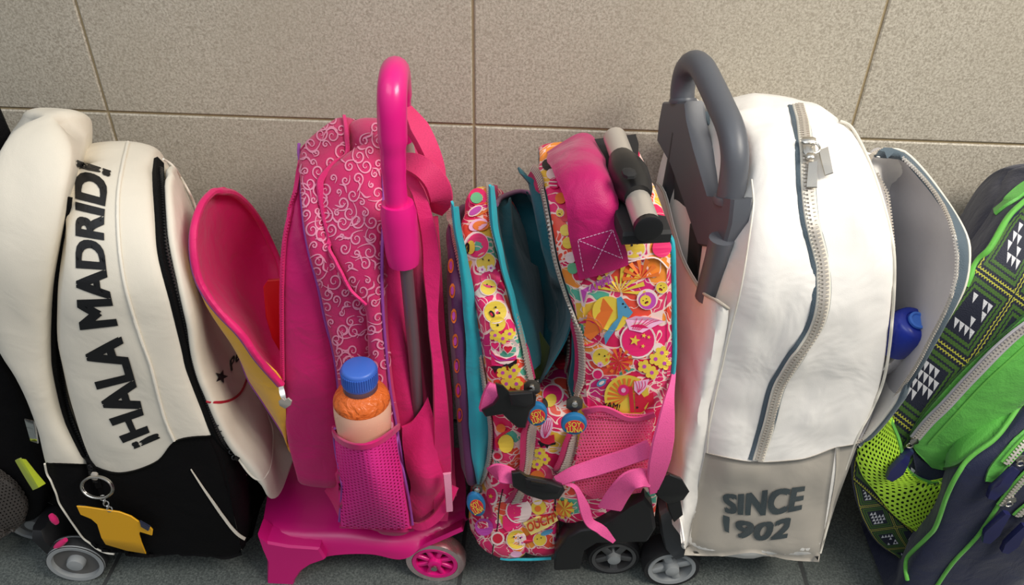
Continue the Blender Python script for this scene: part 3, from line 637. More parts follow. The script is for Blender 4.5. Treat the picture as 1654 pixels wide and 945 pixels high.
# bottle in the side pocket (top-level), then the net over it
bo = thing('drinking_bottle', 'orange and peach round-shouldered drinking bottle with a bright blue cap in the pink net pocket', 'bottle', P(590, 800, -.355))
bo['label'] = 'orange and peach bottle with bright blue cap in the pink net pocket'
BT = P(579, 592, -.378); bax = nrm(np.array([-.02, -.01, -1.0])); CAPB = plain('bright_blue_cap', srgb(60, 104, 196), .35); ORG = cloth('orange_glaze', srgb(228, 112, 50), .3, wb=0, fold=.9, var=.08, sheen=0, fs=90); PEACH = plain('peach_glaze', srgb(240, 188, 160), .25)
def bl(name, prof, mat, n=36): mb = MB(); mb.lathe(BT, bax, prof, n); o = mb.build(name, mat, bo); return bvh(mb.v, mb.f)
bl('cap', [(.0005, -.0002), (.0158, 0), (.0177, .0011), (.0186, .0035), (.0190, .0205), (.0184, .0228), (.0175, .0232)], CAPB)
mb = MB(); [mb.box(BT+bax*.012+(np.array([math.cos(a), math.sin(a), 0]))*.0189, np.array([math.cos(a), math.sin(a), 0])*.0006, np.array([-math.sin(a), math.cos(a), 0])*.0007, bax*.0072) for a in np.linspace(0, 6.28, 49)[:-1]]; mb.build('cap_ribs', CAPB, bo, smooth=False, kind='stuff')
mb = MB(); mb.lathe(BT, bax, [(.0172, .0228), (.0184, .0240), (.0186, .0290), (.0175, .0300), (.0165, .036)], 30); mb.build('neck', plain('dark_neck', srgb(96, 66, 74), .2), bo)
TB2 = [bl('bottle_shoulder', [(.0165, .0285), (.0205, .0320), (.0265, .0365), (.0296, .0420), (.0305, .0475), (.0300, .049)], ORG), bl('bottle_body', [(.0300, .0470), (.0308, .054), (.0310, .062), (.0304, .075), (.0290, .10), (.0265, .13), (.0225, .165), (.018, .17), (.001, .171)], PEACH)]
RN = R2+TB2
NL = [(541, 691), (543, 720), (549, 760), (554, 790), (549, 850)]; NR = [(637, 691), (641, 730), (650, 770), (656, 800), (665, 854)]
_A, _B = cat([(541, 680)]+NL[1:], 24), cat([(638, 680)]+NR[1:], 24); _v = []; _f = []
for i in range(24):
    for j in range(20): u, v = j/19, i/23; x, y = _A[i]*(1-u)+_B[i]*u; _v.append(P(x, y, -.352-(.076*(1-v**4)+.010)*math.sin(math.pi*u)**.6))
for i in range(23):
    for j in range(19): a_ = i*20+j; _f.append((a_, a_+20, a_+21, a_+1))
RN = [bvh(_v, _f)]
NT_ = [(541, 691), (552, 706), (568, 715), (584, 717), (602, 712), (620, 702), (638, 689)]; NB_ = [(549, 850), (575, 852), (600, 853), (632, 854), (665, 854)]
_, pk, nk = patch('pocket_lining', NT_, NB_, RN, MAGC, b2, 26, 20, .0005, .001)
netting('pocket_net', NT_, NB_, RN, plain('pink_net', srgb(236, 44, 150), .5), b2, 30, 20, .003, .66)
band('pocket_hem', [(540, 690), (552, 706), (568, 715), (584, 717), (602, 712), (620, 702), (637, 689)], RN, .0075, MAGC, b2, .0045, .002)
piping('piping', [(541, 692), (545, 730), (553, 775), (548, 842)], RN, .0016, PURP, b2, .002); piping('piping', [(637, 690), (645, 750), (655, 800), (663, 846)], RN, .0018, PURP, b2, .003)
band('pocket_foot', [(549, 850), (600, 852), (664, 854)], R2, .005, MAGC, b2, .003, .002)
sheet('lower_strap', [[P(524, 793, -.30), P(538, 770, -.315), P(550, 752, -.33)], [P(536, 812, -.30), P(546, 800, -.315), P(553, 790, -.33)], [P(548, 838, -.31), P(549, 838, -.32), P(551, 838, -.332)]], PINK, b2, 6, 8, .003)
TUBEM = plain('dull_mauve_metal', srgb(134, 112, 120), .4, metal=.6)
# handle and trolley tubes
N2, F2 = P(640, 330, -.338), P(648, 200, -.20)
hq = lambda x, y: PV(x, y, N2, F2)
mb = MB(); mb.tube(cat([P(*q) for q in [(641, 334, -.338), (636, 275, -.338), (634, 220, -.338), (633, 170, -.335), (634, 138, -.325), (637, 118, -.30), (640, 116, -.265), (643, 140, -.235), (646, 180, -.225), (650, 225, -.22)]], 44), [.0110]*6+[.0118]*4+[.0134]*26+[.0120]*8, 16, up=(1, .2, 0), flat=1.0); mb.build('handle', PINKP, b2, label='tall glossy pink handle')
mb = MB(); mb.tube(resamp([P(642, 328, -.338), P(652, 424, -.338)], 8), [.0155, .0175, .0175, .0174, .0172, .017, .0168, .0155], 16, up=(1, .2, 0)); mb.build('handle_sleeve', PINKP, b2)
mb = MB(); mb.tube([P(655, 420, -.338), P(668, 560, -.325), P(678, 700, -.31)], .0068, 14); mb.build('trolley_tube', TUBEM, b2)
mb = MB(); mb.tube([P(654, 225, -.22), P(690, 420, -.13), P(700, 600, -.13)], .0085, 14); mb.build('trolley_tube', DSTEEL, b2)
def strap(name, pts, wd, th, mat, nv_, parent=b2, n=26):
    p = cat([P(*q) for q in pts], n); wd = np.interp(np.linspace(0, 1, n), np.linspace(0, 1, len(wd)), wd); nn = np.array([nrm(np.array(nv_, float))]*n); mb = MB(); strap3(mb, p, nn, wd, th); return mb.build(name, mat, parent)
FC = (.15, -.8, .6)
strap('shoulder_strap', [(655, 178, -.24), (672, 205, -.25), (690, 240, -.26), (702, 275, -.265), (706, 310, -.27)], [.012, .026, .024, .022, .016], .006, WEBH, (.5, -.5, .7))
strap('shoulder_strap', [(652, 262, -.275), (668, 264, -.29), (688, 276, -.30), (704, 296, -.30), (712, 320, -.295), (706, 340, -.28)], [.018, .022, .024, .026, .024, .016], .004, WEBH, FC)
strap('shoulder_strap', [(655, 285, -.27), (672, 305, -.29), (685, 345, -.30), (695, 400, -.305), (698, 470, -.31), (700, 530, -.315), (708, 600, -.32), (713, 680, -.325), (714, 760, -.325), (712, 832, -.325)], [.012, .016, .020, .012, .012, .016, .020, .024, .024, .020], .010, PINK, FC, n=50)
strap('strap_webbing', [(700, 350, -.285), (707, 450, -.29), (714, 547, -.295), (724, 641, -.30), (728, 740, -.30), (732, 800, -.31)], [.010]*6, .003, WEBH, FC, n=40)
# cloth pocket at the back and folded bottom strap
sheet('back_pocket', [[P(648, 688, -.335), P(662, 682, -.33), P(676, 664, -.325), P(692, 640, -.32)], [P(655, 740, -.34), P(672, 738, -.345), P(688, 732, -.345), P(708, 720, -.335)], [P(662, 790, -.338), P(680, 788, -.345), P(696, 780, -.345), P(716, 768, -.335)], [P(665, 843, -.33), P(676, 838, -.335), P(690, 826, -.335), P(712, 808, -.33)]], PINK, b2, 14, 18, .003, jitter=.005)
strap('bottom_strap', [(662, 846, -.34), (680, 850, -.35), (702, 838, -.35), (722, 812, -.345), (735, 786, -.335)], [.006, .012, .013, .012, .010], .003, PINK, FC)
strap('strap_keeper', [(722, 764, -.352), (724, 790, -.354), (726, 824, -.352)], [.010, .009, .009], .0025, plain('milky_plastic', srgb(232, 150, 180), .25), FC, n=8)
# trolley shelf
zt = .085
rows = [[PZ(x, y, zt) for x, y in r] for r in ([(448, 712), (540, 716), (640, 722), (742, 728)], [(438, 775), (530, 780), (640, 785), (752, 786)], [(428, 835), (500, 838), (600, 844), (700, 838), (752, 818)], [(425, 852), (490, 856), (590, 862), (690, 858), (752, 832)])]
e3 = [(428, 866), (490, 872), (560, 874), (640, 880), (700, 866), (752, 842)]; e4 = [(434, 893), (490, 902), (540, 892), (602, 890), (650, 898), (695, 881), (748, 858)]
r3 = [PZ(x, y, zt-.006) for x, y in e3]; rows.append(r3); Y3 = r3[2][1]; rows.append([P(x, y, Y3-.004) for x, y in e4])
sheet('trolley_shelf', rows, PINKD, b2, 40, 40, -.006)
leg = [(421, 850), (436, 862), (470, 868), (520, 872), (530, 888), (508, 896), (492, 908), (480, 924), (475, 950), (474, 965), (436, 965), (436, 920), (436, 893), (428, 872)]
prism3('shelf_leg', [P(x, y, Y3-.004) for x, y in leg], np.array([0, 1., 0]), .03, PINKD, b2, .003)
prism3('dark_slot_plate', [PZ(x, y, zt+.0004)+np.array([0, 0, .0]) for x, y in [(526, 852), (530, 849), (612, 850), (618, 853), (614, 857), (530, 859), (525, 857)]], np.array([0, 0, 1.]), .002, BLK, b2, .0003)  # thin black plate; the dark inside of a recess put in as colour
c = PZ(704, 900, .040); TYR = plain('clear_tyre', srgb(190, 130, 130), .25, trans=.75); wheel(b2, None, 0, .043, .022, TYR, PINKP, PINKP, 'eight', -.03, .76, c=c)
mb = MB(); mb.tube([c+(0, .0, 0), c+(0, .2, 0)], .004, 8); mb.lathe(c+(0, -.017, 0), (0, -1, 0), [(.0045, 0), (.0045, .003), (.001, .0035)], 14); mb.build('axle', STEEL, b2)
# open front pocket leaning to the left
near = [(455, 622, -.33), (418, 580, -.335), (390, 540, -.335), (352, 500, -.33), (324, 457, -.32), (313, 410, -.31), (314, 365, -.29), (327, 328, -.26), (345, 309, -.23)]
far = [(459, 600, -.31), (457, 560, -.27), (457, 520, -.23), (456, 470, -.19), (452, 430, -.16), (432, 382, -.15), (412, 346, -.16), (386, 318, -.18), (362, 307, -.21)]
nn_ = cat([P(*q) for q in near], 26); ff = cat([P(*q) for q in far], 26); rows = []
for k in range(26):
    a_, b_ = nn_[k], ff[k]; e = math.sin(math.pi*(k/25)*.9+.15); dp = np.array([-.025, .035, -.02])*e; rows.append([a_, a_+dp*.55+(b_-a_)*.12, (a_+b_)/2+dp, b_+dp*.5+(a_-b_)*.12, b_])
_, TF2, _ = sheet('pocket_flap', rows, PINKL, b2, 20, 44, -.003, jitter=.002, label='open front pocket with plain pink lining')
mb = MB(); rimp = list(nn_)+list(ff[::-1][1:]); mb.tube(resamp(rimp, 90), .0042, 8); mb.build('flap_hem', PINKL, b2)
mb = MB(); mb.tube([q+np.array([-.005, .002, -.004]) for q in resamp(rimp[:26], 50)], .0016, 8); mb.build('piping', PURP, b2)
outer = [(480, 742, -.30), (452, 693, -.30), (420, 643, -.30), (400, 612, -.30), (380, 560, -.305), (345, 505, -.31), (322, 462, -.30), (312, 420, -.295), (312, 370, -.28)]
oo = cat([P(*q) for q in outer], 26); YELC = cloth('yellow_print_cloth', srgb(246, 184, 60), .5, wb=.1, fold=.5, var=.1); mid = cat([P(*q) for q in [(462, 700, -.315), (455, 622, -.332)]+near[1:]], 26)
sheet('pocket_outside', [[mid[k]+np.array([0, .003, 0]), (mid[k]+oo[k])/2+np.array([-.004, -.004, 0]), oo[k]] for k in range(24)], YELC, b2, 10, 36, .002, label='yellow outer side of the open pocket')
mb = MB(); mb.tube(oo[:24], .0013, 6); mb.build('piping', PURP, b2)
strap('pull_tab', [(455, 626, -.366), (457, 636, -.372), (460, 646, -.376)], [.006, .007, .005], .003, STEEL, FC, n=6)
hs = [(450, 648), (456, 643), (460, 646), (466, 642), (472, 647), (470, 654), (461, 660), (452, 655)]; prism3('heart_puller', [P(x, y, -.380) for x, y in hs], nrm(np.array([.1, -1, .4])), .003, DSTEEL, b2, .0006, label='dull metal heart-shaped zip puller')
# red folder inside the pocket
rf = thing('red_folder', 'plain red folder standing in the open front pocket of the pink backpack', 'folder', P(440, 560, -.24)); rf['label'] = 'plain red folder standing in the open pocket of the pink backpack'
REDC = plain('red_cover', srgb(206, 22, 26), .4); mb = MB()
fo = [P(426, 462, -.265), P(433, 452, -.262), P(460, 450, -.255), P(461, 560, -.275), P(452, 565, -.28), P(440, 545, -.28), P(430, 510, -.272)]; prism3('cover', fo, nrm(np.array([.2, -.9, .4])), .010, REDC, rf, .001)
# ================= bag 3: multicoloured printed trolley bag =================
b3 = thing('trolley_backpack', 'multicoloured cartoon-print trolley backpack standing unzipped with teal lining', 'backpack', (.14, -.17, 0))
def blobs():
    t = NT('blob_print_ground'); p = t.pos(); nz = t.n('ShaderNodeTexNoise', {'Vector': p, 'Scale': 16.0, 'Detail': 2.0}); q = t.n('ShaderNodeVectorMath', {0: nz.outputs['Color'], 'Scale': .07}, operation='SCALE').outputs[0]; q = t.n('ShaderNodeVectorMath', {0: p, 1: q}, operation='ADD').outputs[0]
    v = t.n('ShaderNodeTexVoronoi', {'Vector': q, 'Scale': 34.0}); e = t.n('ShaderNodeTexVoronoi', {'Vector': q, 'Scale': 34.0}, feature='DISTANCE_TO_EDGE'); r = t.n('ShaderNodeSeparateColor', {0: v.outputs['Color']}).outputs[0]
    col = t.ramp(r, [(0, srgb(220, 30, 90)), (.24, srgb(236, 80, 60)), (.40, srgb(238, 190, 66)), (.48, srgb(232, 40, 110)), (.62, srgb(246, 148, 56)), (.74, srgb(90, 176, 150)), (.8, srgb(212, 40, 120)), (.9, srgb(226, 60, 110))], True)
    n2 = t.n('ShaderNodeTexNoise', {'Vector': q, 'Scale': 60.0, 'Detail': 1.0}); stripe = t.math('LESS_THAN', t.math('ABSOLUTE', t.math('SUBTRACT', n2.outputs[0], .5)), .018)
    col = t.mix(stripe, col, srgb(250, 214, 200)); col = t.mix(t.math('LESS_THAN', e.outputs['Distance'], .032), col, srgb(244, 212, 202)); t.ln(col, t.b.inputs['Base Color'])
    t.b.inputs['Roughness'].default_value = .5; f = t.n('ShaderNodeTexNoise', {'Vector': p, 'Scale': 26.0, 'Detail': 3.0}); t.ln(t.n('ShaderNodeBump', {'Height': f.outputs[0], 'Strength': .35, 'Distance': .005}).outputs[0], t.b.inputs['Normal']); return t.m
BLOB = blobs(); pm = {k: plain('print_'+k, srgb(*c), .5) for k, c in dict(white=(244, 218, 214), yellow=(236, 204, 72), pink=(232, 34, 110), red=(216, 34, 64), orange=(236, 120, 48), blue=(84, 150, 186), black=(26, 20, 24), purple=(196, 76, 176), mint=(110, 190, 140), lilac=(238, 180, 214)).items()}
z3 = P(850, 904, -.325)[2]
aq = arch_to((728, 325), -.32, -.10, P(765, 790, -.32)[2], .07, .02, .006)
_, TQ = body('small_front_pocket', aq, [(758, 800), (751, 760), (741, 641), (734, 560), (725, 433), (719, 369), (720, 335)], [(772, 798), (768, 770), (759, 700), (752, 581), (747, 475), (736, 400), (729, 335)], cloth('violet_print_cloth', srgb(96, 44, 92), .5), b3, .004, .012, .004, seed=41)
af = arch_to((785, 301), -.325, -.11, z3, .09, .03, .012)
_, TF = body('front_compartment', af, [(800, 908), (768, 872), (768, 850), (786, 800), (797, 745), (799, 703), (790, 641), (781, 560), (770, 500), (754, 429), (744, 369), (756, 325)], [(850, 905), (845, 850), (838, 800), (852, 723), (855, 682), (857, 630), (843, 564), (823, 488), (803, 412), (790, 348), (791, 300)], BLOB, b3, .012, .014, .006, seed=42, capmat=(1, DTEAL))
as_ = arch_to((921, 505), -.322, -.12, z3, .03, .03, .008)
_, TSs = body('middle_compartment', as_, [(846, 905), (836, 800), (850, 723), (853, 682), (859, 626), (882, 598), (905, 556), (919, 520)], [(900, 904), (896, 776), (912, 756), (926, 699), (922, 650), (915, 621), (921, 580), (924, 520)], BLOB, b3, .008, .004, .004, seed=43)
am = arch_to((1000, 232), -.325, -.13, P(950, 855, -.325)[2], .05, .03, .008)
_, TM = body('main_compartment', am, [(897, 906), (900, 776), (915, 756), (928, 699), (936, 640), (942, 572), (930, 505), (920, 479), (903, 424), (893, 369), (883, 310), (868, 272)], [(1048, 900), (1062, 800), (1079, 660), (1088, 581), (1086, 454), (1084, 388), (1064, 320), (1040, 250)], BLOB, b3, .008, .004, .004, seed=44, skew=-.10, capmat=(0, DTEAL))
R3 = [TQ, TF, TSs, TM]
# open mouths with their linings
def cav(name, rows, mat, jit=.003): return sheet(name, [[P(*q) for q in r] for r in rows], mat, b3, 14, 24, .002, jitter=jit)
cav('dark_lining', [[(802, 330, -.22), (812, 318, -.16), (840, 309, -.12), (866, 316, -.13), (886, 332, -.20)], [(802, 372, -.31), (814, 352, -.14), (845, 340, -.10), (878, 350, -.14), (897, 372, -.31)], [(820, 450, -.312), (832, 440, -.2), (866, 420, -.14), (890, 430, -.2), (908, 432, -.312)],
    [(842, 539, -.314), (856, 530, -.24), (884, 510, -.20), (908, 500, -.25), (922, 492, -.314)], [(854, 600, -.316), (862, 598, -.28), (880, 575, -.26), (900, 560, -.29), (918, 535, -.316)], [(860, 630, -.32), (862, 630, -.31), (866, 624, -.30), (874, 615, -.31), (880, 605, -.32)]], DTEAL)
mb = MB(); mb.tube(cat([P(*q) for q in [(802, 330, -.22), (812, 318, -.16), (840, 309, -.12), (866, 316, -.13), (886, 332, -.20)]], 24), .003, 8); mb.build('lining_piping', plain('mauve_piping', srgb(150, 100, 130), .5), b3)
OLV = cloth('olive_cover', srgb(96, 104, 30), .6); prism3('inner_divider', [P(*q) for q in [(856, 545, -.29), (872, 535, -.27), (888, 560, -.27), (884, 590, -.28), (868, 618, -.30), (858, 600, -.30)]], nrm(np.array([.3, -.9, .3])), .003, OLV, b3)
def sidewall(name, pts, dx, T, dep=.20):
    A, _n = castpath(pts, [T], -.004, 6); A = resamp(A, 30)+np.array([dx*.5, .002, -.004]); dep = [max(.01, min(dep, -.11-a[1], .05+(A[0][2]-a[2])*1.2)) for a in A]; return sheet(name, [[A[k], A[k]+np.array([dx, .01, 0]), A[k]+np.array([dx*1.4, dep[k]*.5, 0]), A[k]+np.array([dx*1.4, dep[k], -.012])] for k in range(30)], DTEAL, b3, 10, 40, .002)
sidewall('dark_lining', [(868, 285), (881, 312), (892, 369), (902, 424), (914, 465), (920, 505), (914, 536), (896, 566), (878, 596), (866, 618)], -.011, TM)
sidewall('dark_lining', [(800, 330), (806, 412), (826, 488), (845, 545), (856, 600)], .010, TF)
def tealstrip(name, a, b, Y0=-.325, Y1=-.318):
    A = cat([P(x, y, Y0) for x, y in a], 24); B = cat([P(x, y, Y1) for x, y in b], 24); return sheet(name, [[A[k], (A[k]+B[k])/2+np.array([0, -.006, 0]), B[k]] for k in range(24)], TEAL, b3, 8, 60, .0025, jitter=.002)
tealstrip('teal_lining', [(791, 299), (790, 348), (804, 412), (824, 488), (842, 560), (853, 612)], [(800, 300), (805, 366), (812, 400), (824, 450), (838, 500), (848, 545), (856, 600), (857, 618)])
tealstrip('teal_lining', [(727, 326), (732, 370), (742, 440), (750, 520), (754, 600), (760, 720), (772, 786)], [(740, 334), (747, 380), (760, 440), (776, 539), (786, 620), (790, 690), (786, 740), (775, 784)])
prism3('dark_gap_plate', [P(x, y, -.316) for x, y in [(924, 512), (930, 530), (940, 575), (934, 640), (924, 640), (917, 618), (923, 580)]], np.array([0, 1., 0]), .004, DTEAL, b3)  # solid dark plate stands in for the gap between the zipper halves
# zippers
def zline(pts, side, tw=.0062, w_=.010, tape=MAGT, T=R3, lift=.002):
    p, n = castpath(pts, T, lift, 4, 3); mb = MB(); s_ = []
    for i in range(len(p)): t = nrm(p[min(i+1, len(p)-1)]-p[max(0, i-1)]); s_.append(nrm(np.cross(t, n[i])))
    s_ = np.array(s_); o = None
    if w_: mb2 = MB(); strap3(mb2, p-s_*side*w_*.55, n, w_, .0012); o = mb2.build('zipper', tape, b3)
    teeth(mb, p+n*.001, n, 0.0001*side+side*.0, .0040, tw*1.35, .0024); mb.v = mb.v; t_ = mb.build('zipper_teeth', DSTEEL, o or b3, smooth=False, kind='stuff')
    mb = MB(); mb.tube(p+n*.0006, .0012, 6); mb.build('zip_cord', CREAMP, o or b3); return o
zline([(790, 299), (788, 330), (791, 370), (802, 412), (812, 450), (823, 488), (833, 526), (842, 564), (848, 592), (854, 618)], 1)
zline([(862, 621), (872, 606), (882, 594), (898, 568), (912, 544), (921, 524)], -1, w_=.006)
zline([(862, 271), (873, 282), (882, 310), (893, 369), (897, 395), (903, 424), (912, 455), (921, 482), (932, 512), (941, 545), (944, 580), (942, 610), (936, 640)], -1, w_=.011)
zline([(922, 520), (924, 550), (922, 580), (916, 600), (915, 621), (921, 644)], 1, w_=.004)
zline([(779, 572), (786, 610), (790, 641), (796, 680), (797, 706), (794, 743), (785, 770), (775, 786)], -1, .0055, w_=.010)
zline([(742, 340), (736, 372)], 1, .003, w_=0) if False else None
zline([(725, 330), (730, 380), (741, 440), (747, 475), (751, 530), (753, 601), (757, 670), (761, 723), (772, 782)], 1, .0045, w_=.003)
zipper([(855, 660), (851, 700), (847, 740), (838, 780), (830, 806)], R3, b3, MAGT, DSTEEL, .034, .0100, .005, 5, .0032)
zipper([(926, 680), (922, 705), (914, 735), (904, 765), (894, 800)], R3, b3, MAGT, DSTEEL, .030, .0090, .005, 5, .0032)
band('magenta_binding', [(785, 800), (790, 818), (790, 832)], R3, .012, MAGT, b3, .002, .002)
# side pocket with its curved top seam, teal piping along the back edge
patch('side_pocket', [(940, 455), (955, 441), (996, 428), (1030, 420), (1060, 417), (1076, 432)], [(950, 668), (975, 668), (1005, 672), (1030, 670), (1055, 664), (1076, 650)], [TM], BLOB, b3, 20, 24, .002, .003, puff=.004, reg=R3)
piping('teal_piping', [(1078, 380), (1086, 392), (1088, 450), (1089, 520), (1089, 581), (1082, 650)], [TM], .0028, TEAL, b3, .001)
piping('teal_piping', [(808, 902), (850, 904), (890, 902)], [TF, TSs], .002, TEAL, b3, .001)
piping('seam_piping', [(938, 446), (955, 440), (996, 427), (1030, 419), (1060, 416), (1077, 432)], R3, .0011, pm['white'], b3, .001)
piping('edge_seam', [(795, 905), (797, 880), (804, 850), (806, 820), (812, 790)], [TF], .0007, pm['black'], b3, .0006)
pr = Print(R3, .0016)
def smiley(x, y, r, rot=0, mouth=True):
    pr.circle(x, y, r*1.12, pm['white'], 1); pr.circle(x, y, r, pm['yellow'], 2); c_, s_ = math.cos(rot), math.sin(rot)
    for dx in (-.35, .3): pr.circle(x+(dx*c_+.25*s_)*r, y+(dx*s_-.25*c_)*r, r*.1, pm['black'], 3, 8)
    if mouth: pr.circle(x+(-.35*s_)*r, y+.35*c_*r, r*.36, pm['black'], 3, 12, ry=r*.2, rot=rot); pr.circle(x+(-.42*s_)*r, y+.42*c_*r, r*.2, pm['red'], 4, 10, ry=r*.1, rot=rot)
def heart(x, y, r, m, rot=0):
    q = []
    for k in range(20): a = 2*math.pi*k/20; hx = .9*math.sin(a)**3; hy = -(.8*math.cos(a)-.32*math.cos(2*a)-.12*math.cos(3*a)); q.append((x+r*(hx*math.cos(rot)-hy*math.sin(rot)), y+r*(hx*math.sin(rot)+hy*math.cos(rot))))
    return q
def fheart(x, y, r, m='pink', rot=0): pr.poly(heart(x, y, r*1.25, 0, rot), pm['white'], 1); pr.poly(heart(x, y, r, 0, rot), pm[m], 2)
def fstar(x, y, r, m='yellow', rot=.2, o=None):
    if o: pr.poly(star(x, y, r*1.35, rot), pm[o], 2)
    pr.poly(star(x, y, r, rot), pm[m], 3)
def flower(x, y, r, m='yellow'):
    for k in range(5): a = k*1.257; pr.circle(x+r*.6*math.cos(a), y+r*.6*math.sin(a), r*.42, pm[m], 2, 9)
    pr.circle(x, y, r*.3, pm['purple'], 3, 8)
def shell(x, y, r, rot):
    """round pink badge with stars, a striped fan above and a drip below"""
    pr.circle(x, y, r*1.12, pm['white'], 1, 20); pr.circle(x, y, r, pm['pink'], 2, 20); fstar(x-.2*r, y, r*.35); fstar(x+.35*r, y-.3*r, r*.16); fstar(x+.3*r, y+.35*r, r*.14); fstar(x+.65*r, y-.2*r, r*.13)
    q = [(-.6, -.6), (-.9, -1.2), (-.3, -1.5), (.6, -1.5), (1.5, -1.35), (.8, -.9), (.2, -.5)]; c_, s_ = math.cos(rot), math.sin(rot); R_ = lambda a, b: (x+r*(a*c_-b*s_), y+r*(a*s_+b*c_))
    pr.poly([R_(*k) for k in q], pm['lilac'], 3)
    for k in range(5): pr.stroke([R_(-.4+.1*k, -.65), R_(-.3+.25*k, -1.0-.05*k), R_(-.2+.34*k, -1.38)], 1.1, pm['pink'], 4)
def rays(x, y, r, n, m1, a0=0, a1=6.28, l=2):
    for k in range(n): a = a0+(a1-a0)*k/n; d = (a1-a0)/n*.5; pr.poly([(x, y), (x+r*math.cos(a), y+r*math.sin(a)), (x+r*math.cos(a+d), y+r*math.sin(a+d))], pm[m1], l)
def ring(x, y, r, n, a0, a1, m='red'):
    for k in range(n): a = a0+(a1-a0)*k/(n-1); fstar(x+r*math.cos(a), y+r*math.sin(a), 3.0, m)
# side panel, from the top seam down
pr.circle(1022, 402, 21, pm['white'], 1, 20, ry=17); pr.circle(1022, 401, 19, pm['yellow'], 2, 20, ry=15); flower(1017, 408, 5, 'white'); flower(1033, 411, 6, 'white'); pr.circle(1020, 396, 2, pm['black'], 3, 8); pr.circle(1029, 393, 1.8, pm['black'], 3, 8)
pr.circle(1068, 400, 15, pm['pink'], 1, 16)
pr.poly([(935, 462), (985, 440), (991, 452), (950, 472), (945, 495), (940, 492)], pm['white'], 1); pr.poly([(938, 464), (984, 443), (988, 451), (948, 470), (943, 488)], pm['purple'], 2)
pr.poly([(951, 467), (953, 458), (986, 443), (988, 450)], pm['white'], 3)
rays(1000, 470, 42, 9, 'yellow', 3.3, 6.6); rays(1035, 448, 30, 7, 'orange', 3.0, 6.4, 3)
smiley(1068, 463, 9, .6); pr.circle(1045, 482, 17, pm['white'], 1, 18); pr.circle(1045, 484, 14, pm['purple'], 2, 18); smiley(1042, 484, 9, -.5)
pr.poly([(950, 466+38), (975, 480), (990, 500), (975, 530), (955, 548), (944, 540)], pm['orange'], 1)
pr.circle(985, 505, 30, pm['yellow'], 1, 20, ry=26, rot=.8); pr.poly([(996, 480), (1003, 477), (1012, 490), (1022, 503), (1015, 512), (1006, 508), (996, 528), (984, 545), (978, 556), (976, 540), (990, 520), (998, 512)], pm['blue'], 2)
pr.circle(1006, 489, 1.6, pm['black'], 3, 8); pr.circle(1010, 494, 1.4, pm['black'], 3, 8)
pr.circle(950, 535, 25, pm['white'], 2, 22); pr.circle(949, 536, 21, pm['pink'], 3, 22)
shell(1030, 548, 26, .1); smiley(972, 575, 14, .3, False); flower(970, 587, 5, 'lilac')
rays(1000, 582, 22, 12, 'orange', 0, 6.28); rays(1000, 582, 16, 10, 'red', .2, 6.4, 3)
for q in ((1040, 590), (1052, 600), (1068, 568), (1072, 585), (1058, 578)): flower(*q, 11)
pr.circle(1062, 560, 8, pm['white'], 1)
pr.circle(966, 602, 9, pm['white'], 2); pr.circle(966, 603, 7, pm['pink'], 3); pr.circle(972, 616, 9, pm['blue'], 3, 14, ry=5, rot=-.6); pr.circle(972, 616, 5, pm['white'], 4, 12, ry=2.5, rot=-.6)
pr.circle(1012, 640, 36, pm['yellow'], 1, 26); rays(1012, 640, 31, 12, 'orange', 2.4, 6.0, 2); ring(1012, 640, 41, 9, 3.0, 5.2)
pr.circle(1007, 628, 9, pm['pink'], 3); pr.circle(1007, 628, 4, pm['lilac'], 4, 8); pr.poly([(1014, 622), (1021, 622), (1025, 664), (1018, 664)], pm['red'], 3); pr.poly([(1024, 618), (1040, 640), (1054, 632), (1056, 650), (1036, 664), (1026, 664)], pm['red'], 2)
pr.poly([(1024, 614), (1048, 610), (1042, 626), (1032, 636), (1024, 628)], pm['lilac'], 4); [pr.stroke([(1030, 632), (1029+k*4, 622), (1026+k*5, 613)], 1, pm['pink'], 5) for k in range(4)]
fstar(1028, 645, 4, 'red'); fstar(1029, 656, 3, 'black')
# strip beside the long zipper
for x, y, m in ((885, 268, 'black'), (892, 283, 'white'), (896, 298, 'pink'), (906, 322, 'orange'), (914, 350, 'red'), (914, 372, 'yellow'), (918, 392, 'yellow'), (922, 415, 'white'), (926, 432, 'mint')): pr.circle(x, y, 9, pm[m], 1, 12)
for y in (296, 302): pr.stroke([(888, y), (900, y+1)], 2, pm['white'], 3)
smiley(905, 345, 6, .3)
# front strip
pr.circle(772, 320, 14, pm['pink'], 1); pr.circle(770, 322, 9, pm['mint'], 2); pr.circle(775, 340, 17, pm['orange'], 1, 18, ry=9, rot=-.5); pr.circle(768, 343, 13, pm['white'], 2, 16, ry=7, rot=-.6); pr.circle(768, 343, 11, pm['purple'], 3, 16, ry=5, rot=-.6)
pr.circle(772, 365, 15, pm['lilac'], 1, 18, ry=9, rot=-.4); pr.circle(776, 367, 12, pm['orange'], 2, 16, ry=8)
pr.circle(770, 398, 19, pm['white'], 2, 22, ry=22); pr.circle(772, 398, 16, pm['pink'], 3, 22, ry=19); pr.circle(762, 401, 6, pm['yellow'], 4, 12, ry=11); pr.circle(757, 402, 3.5, pm['black'], 5, 10, ry=9)
smiley(784, 424, 14, .2, False); flower(779, 436, 6, 'white'); flower(792, 434, 6, 'white')
pr.circle(792, 450, 15, pm['pink'], 1); smiley(789, 464, 12, .5, False); smiley(800, 503, 17, 1.0); pr.circle(804, 522, 12, pm['yellow'], 2); pr.circle(804, 524, 2, pm['black'], 3, 8)
for q in ((800, 540), (812, 545), (822, 538)): flower(*q, 9)
pr.circle(815, 565, 22, pm['white'], 1, 20); fheart(800, 556, 7); fheart(820, 562, 7, 'red'); pr.poly([(793, 562), (800, 572), (818, 578), (833, 572), (834, 582), (814, 590), (795, 588)], pm['pink'], 2)
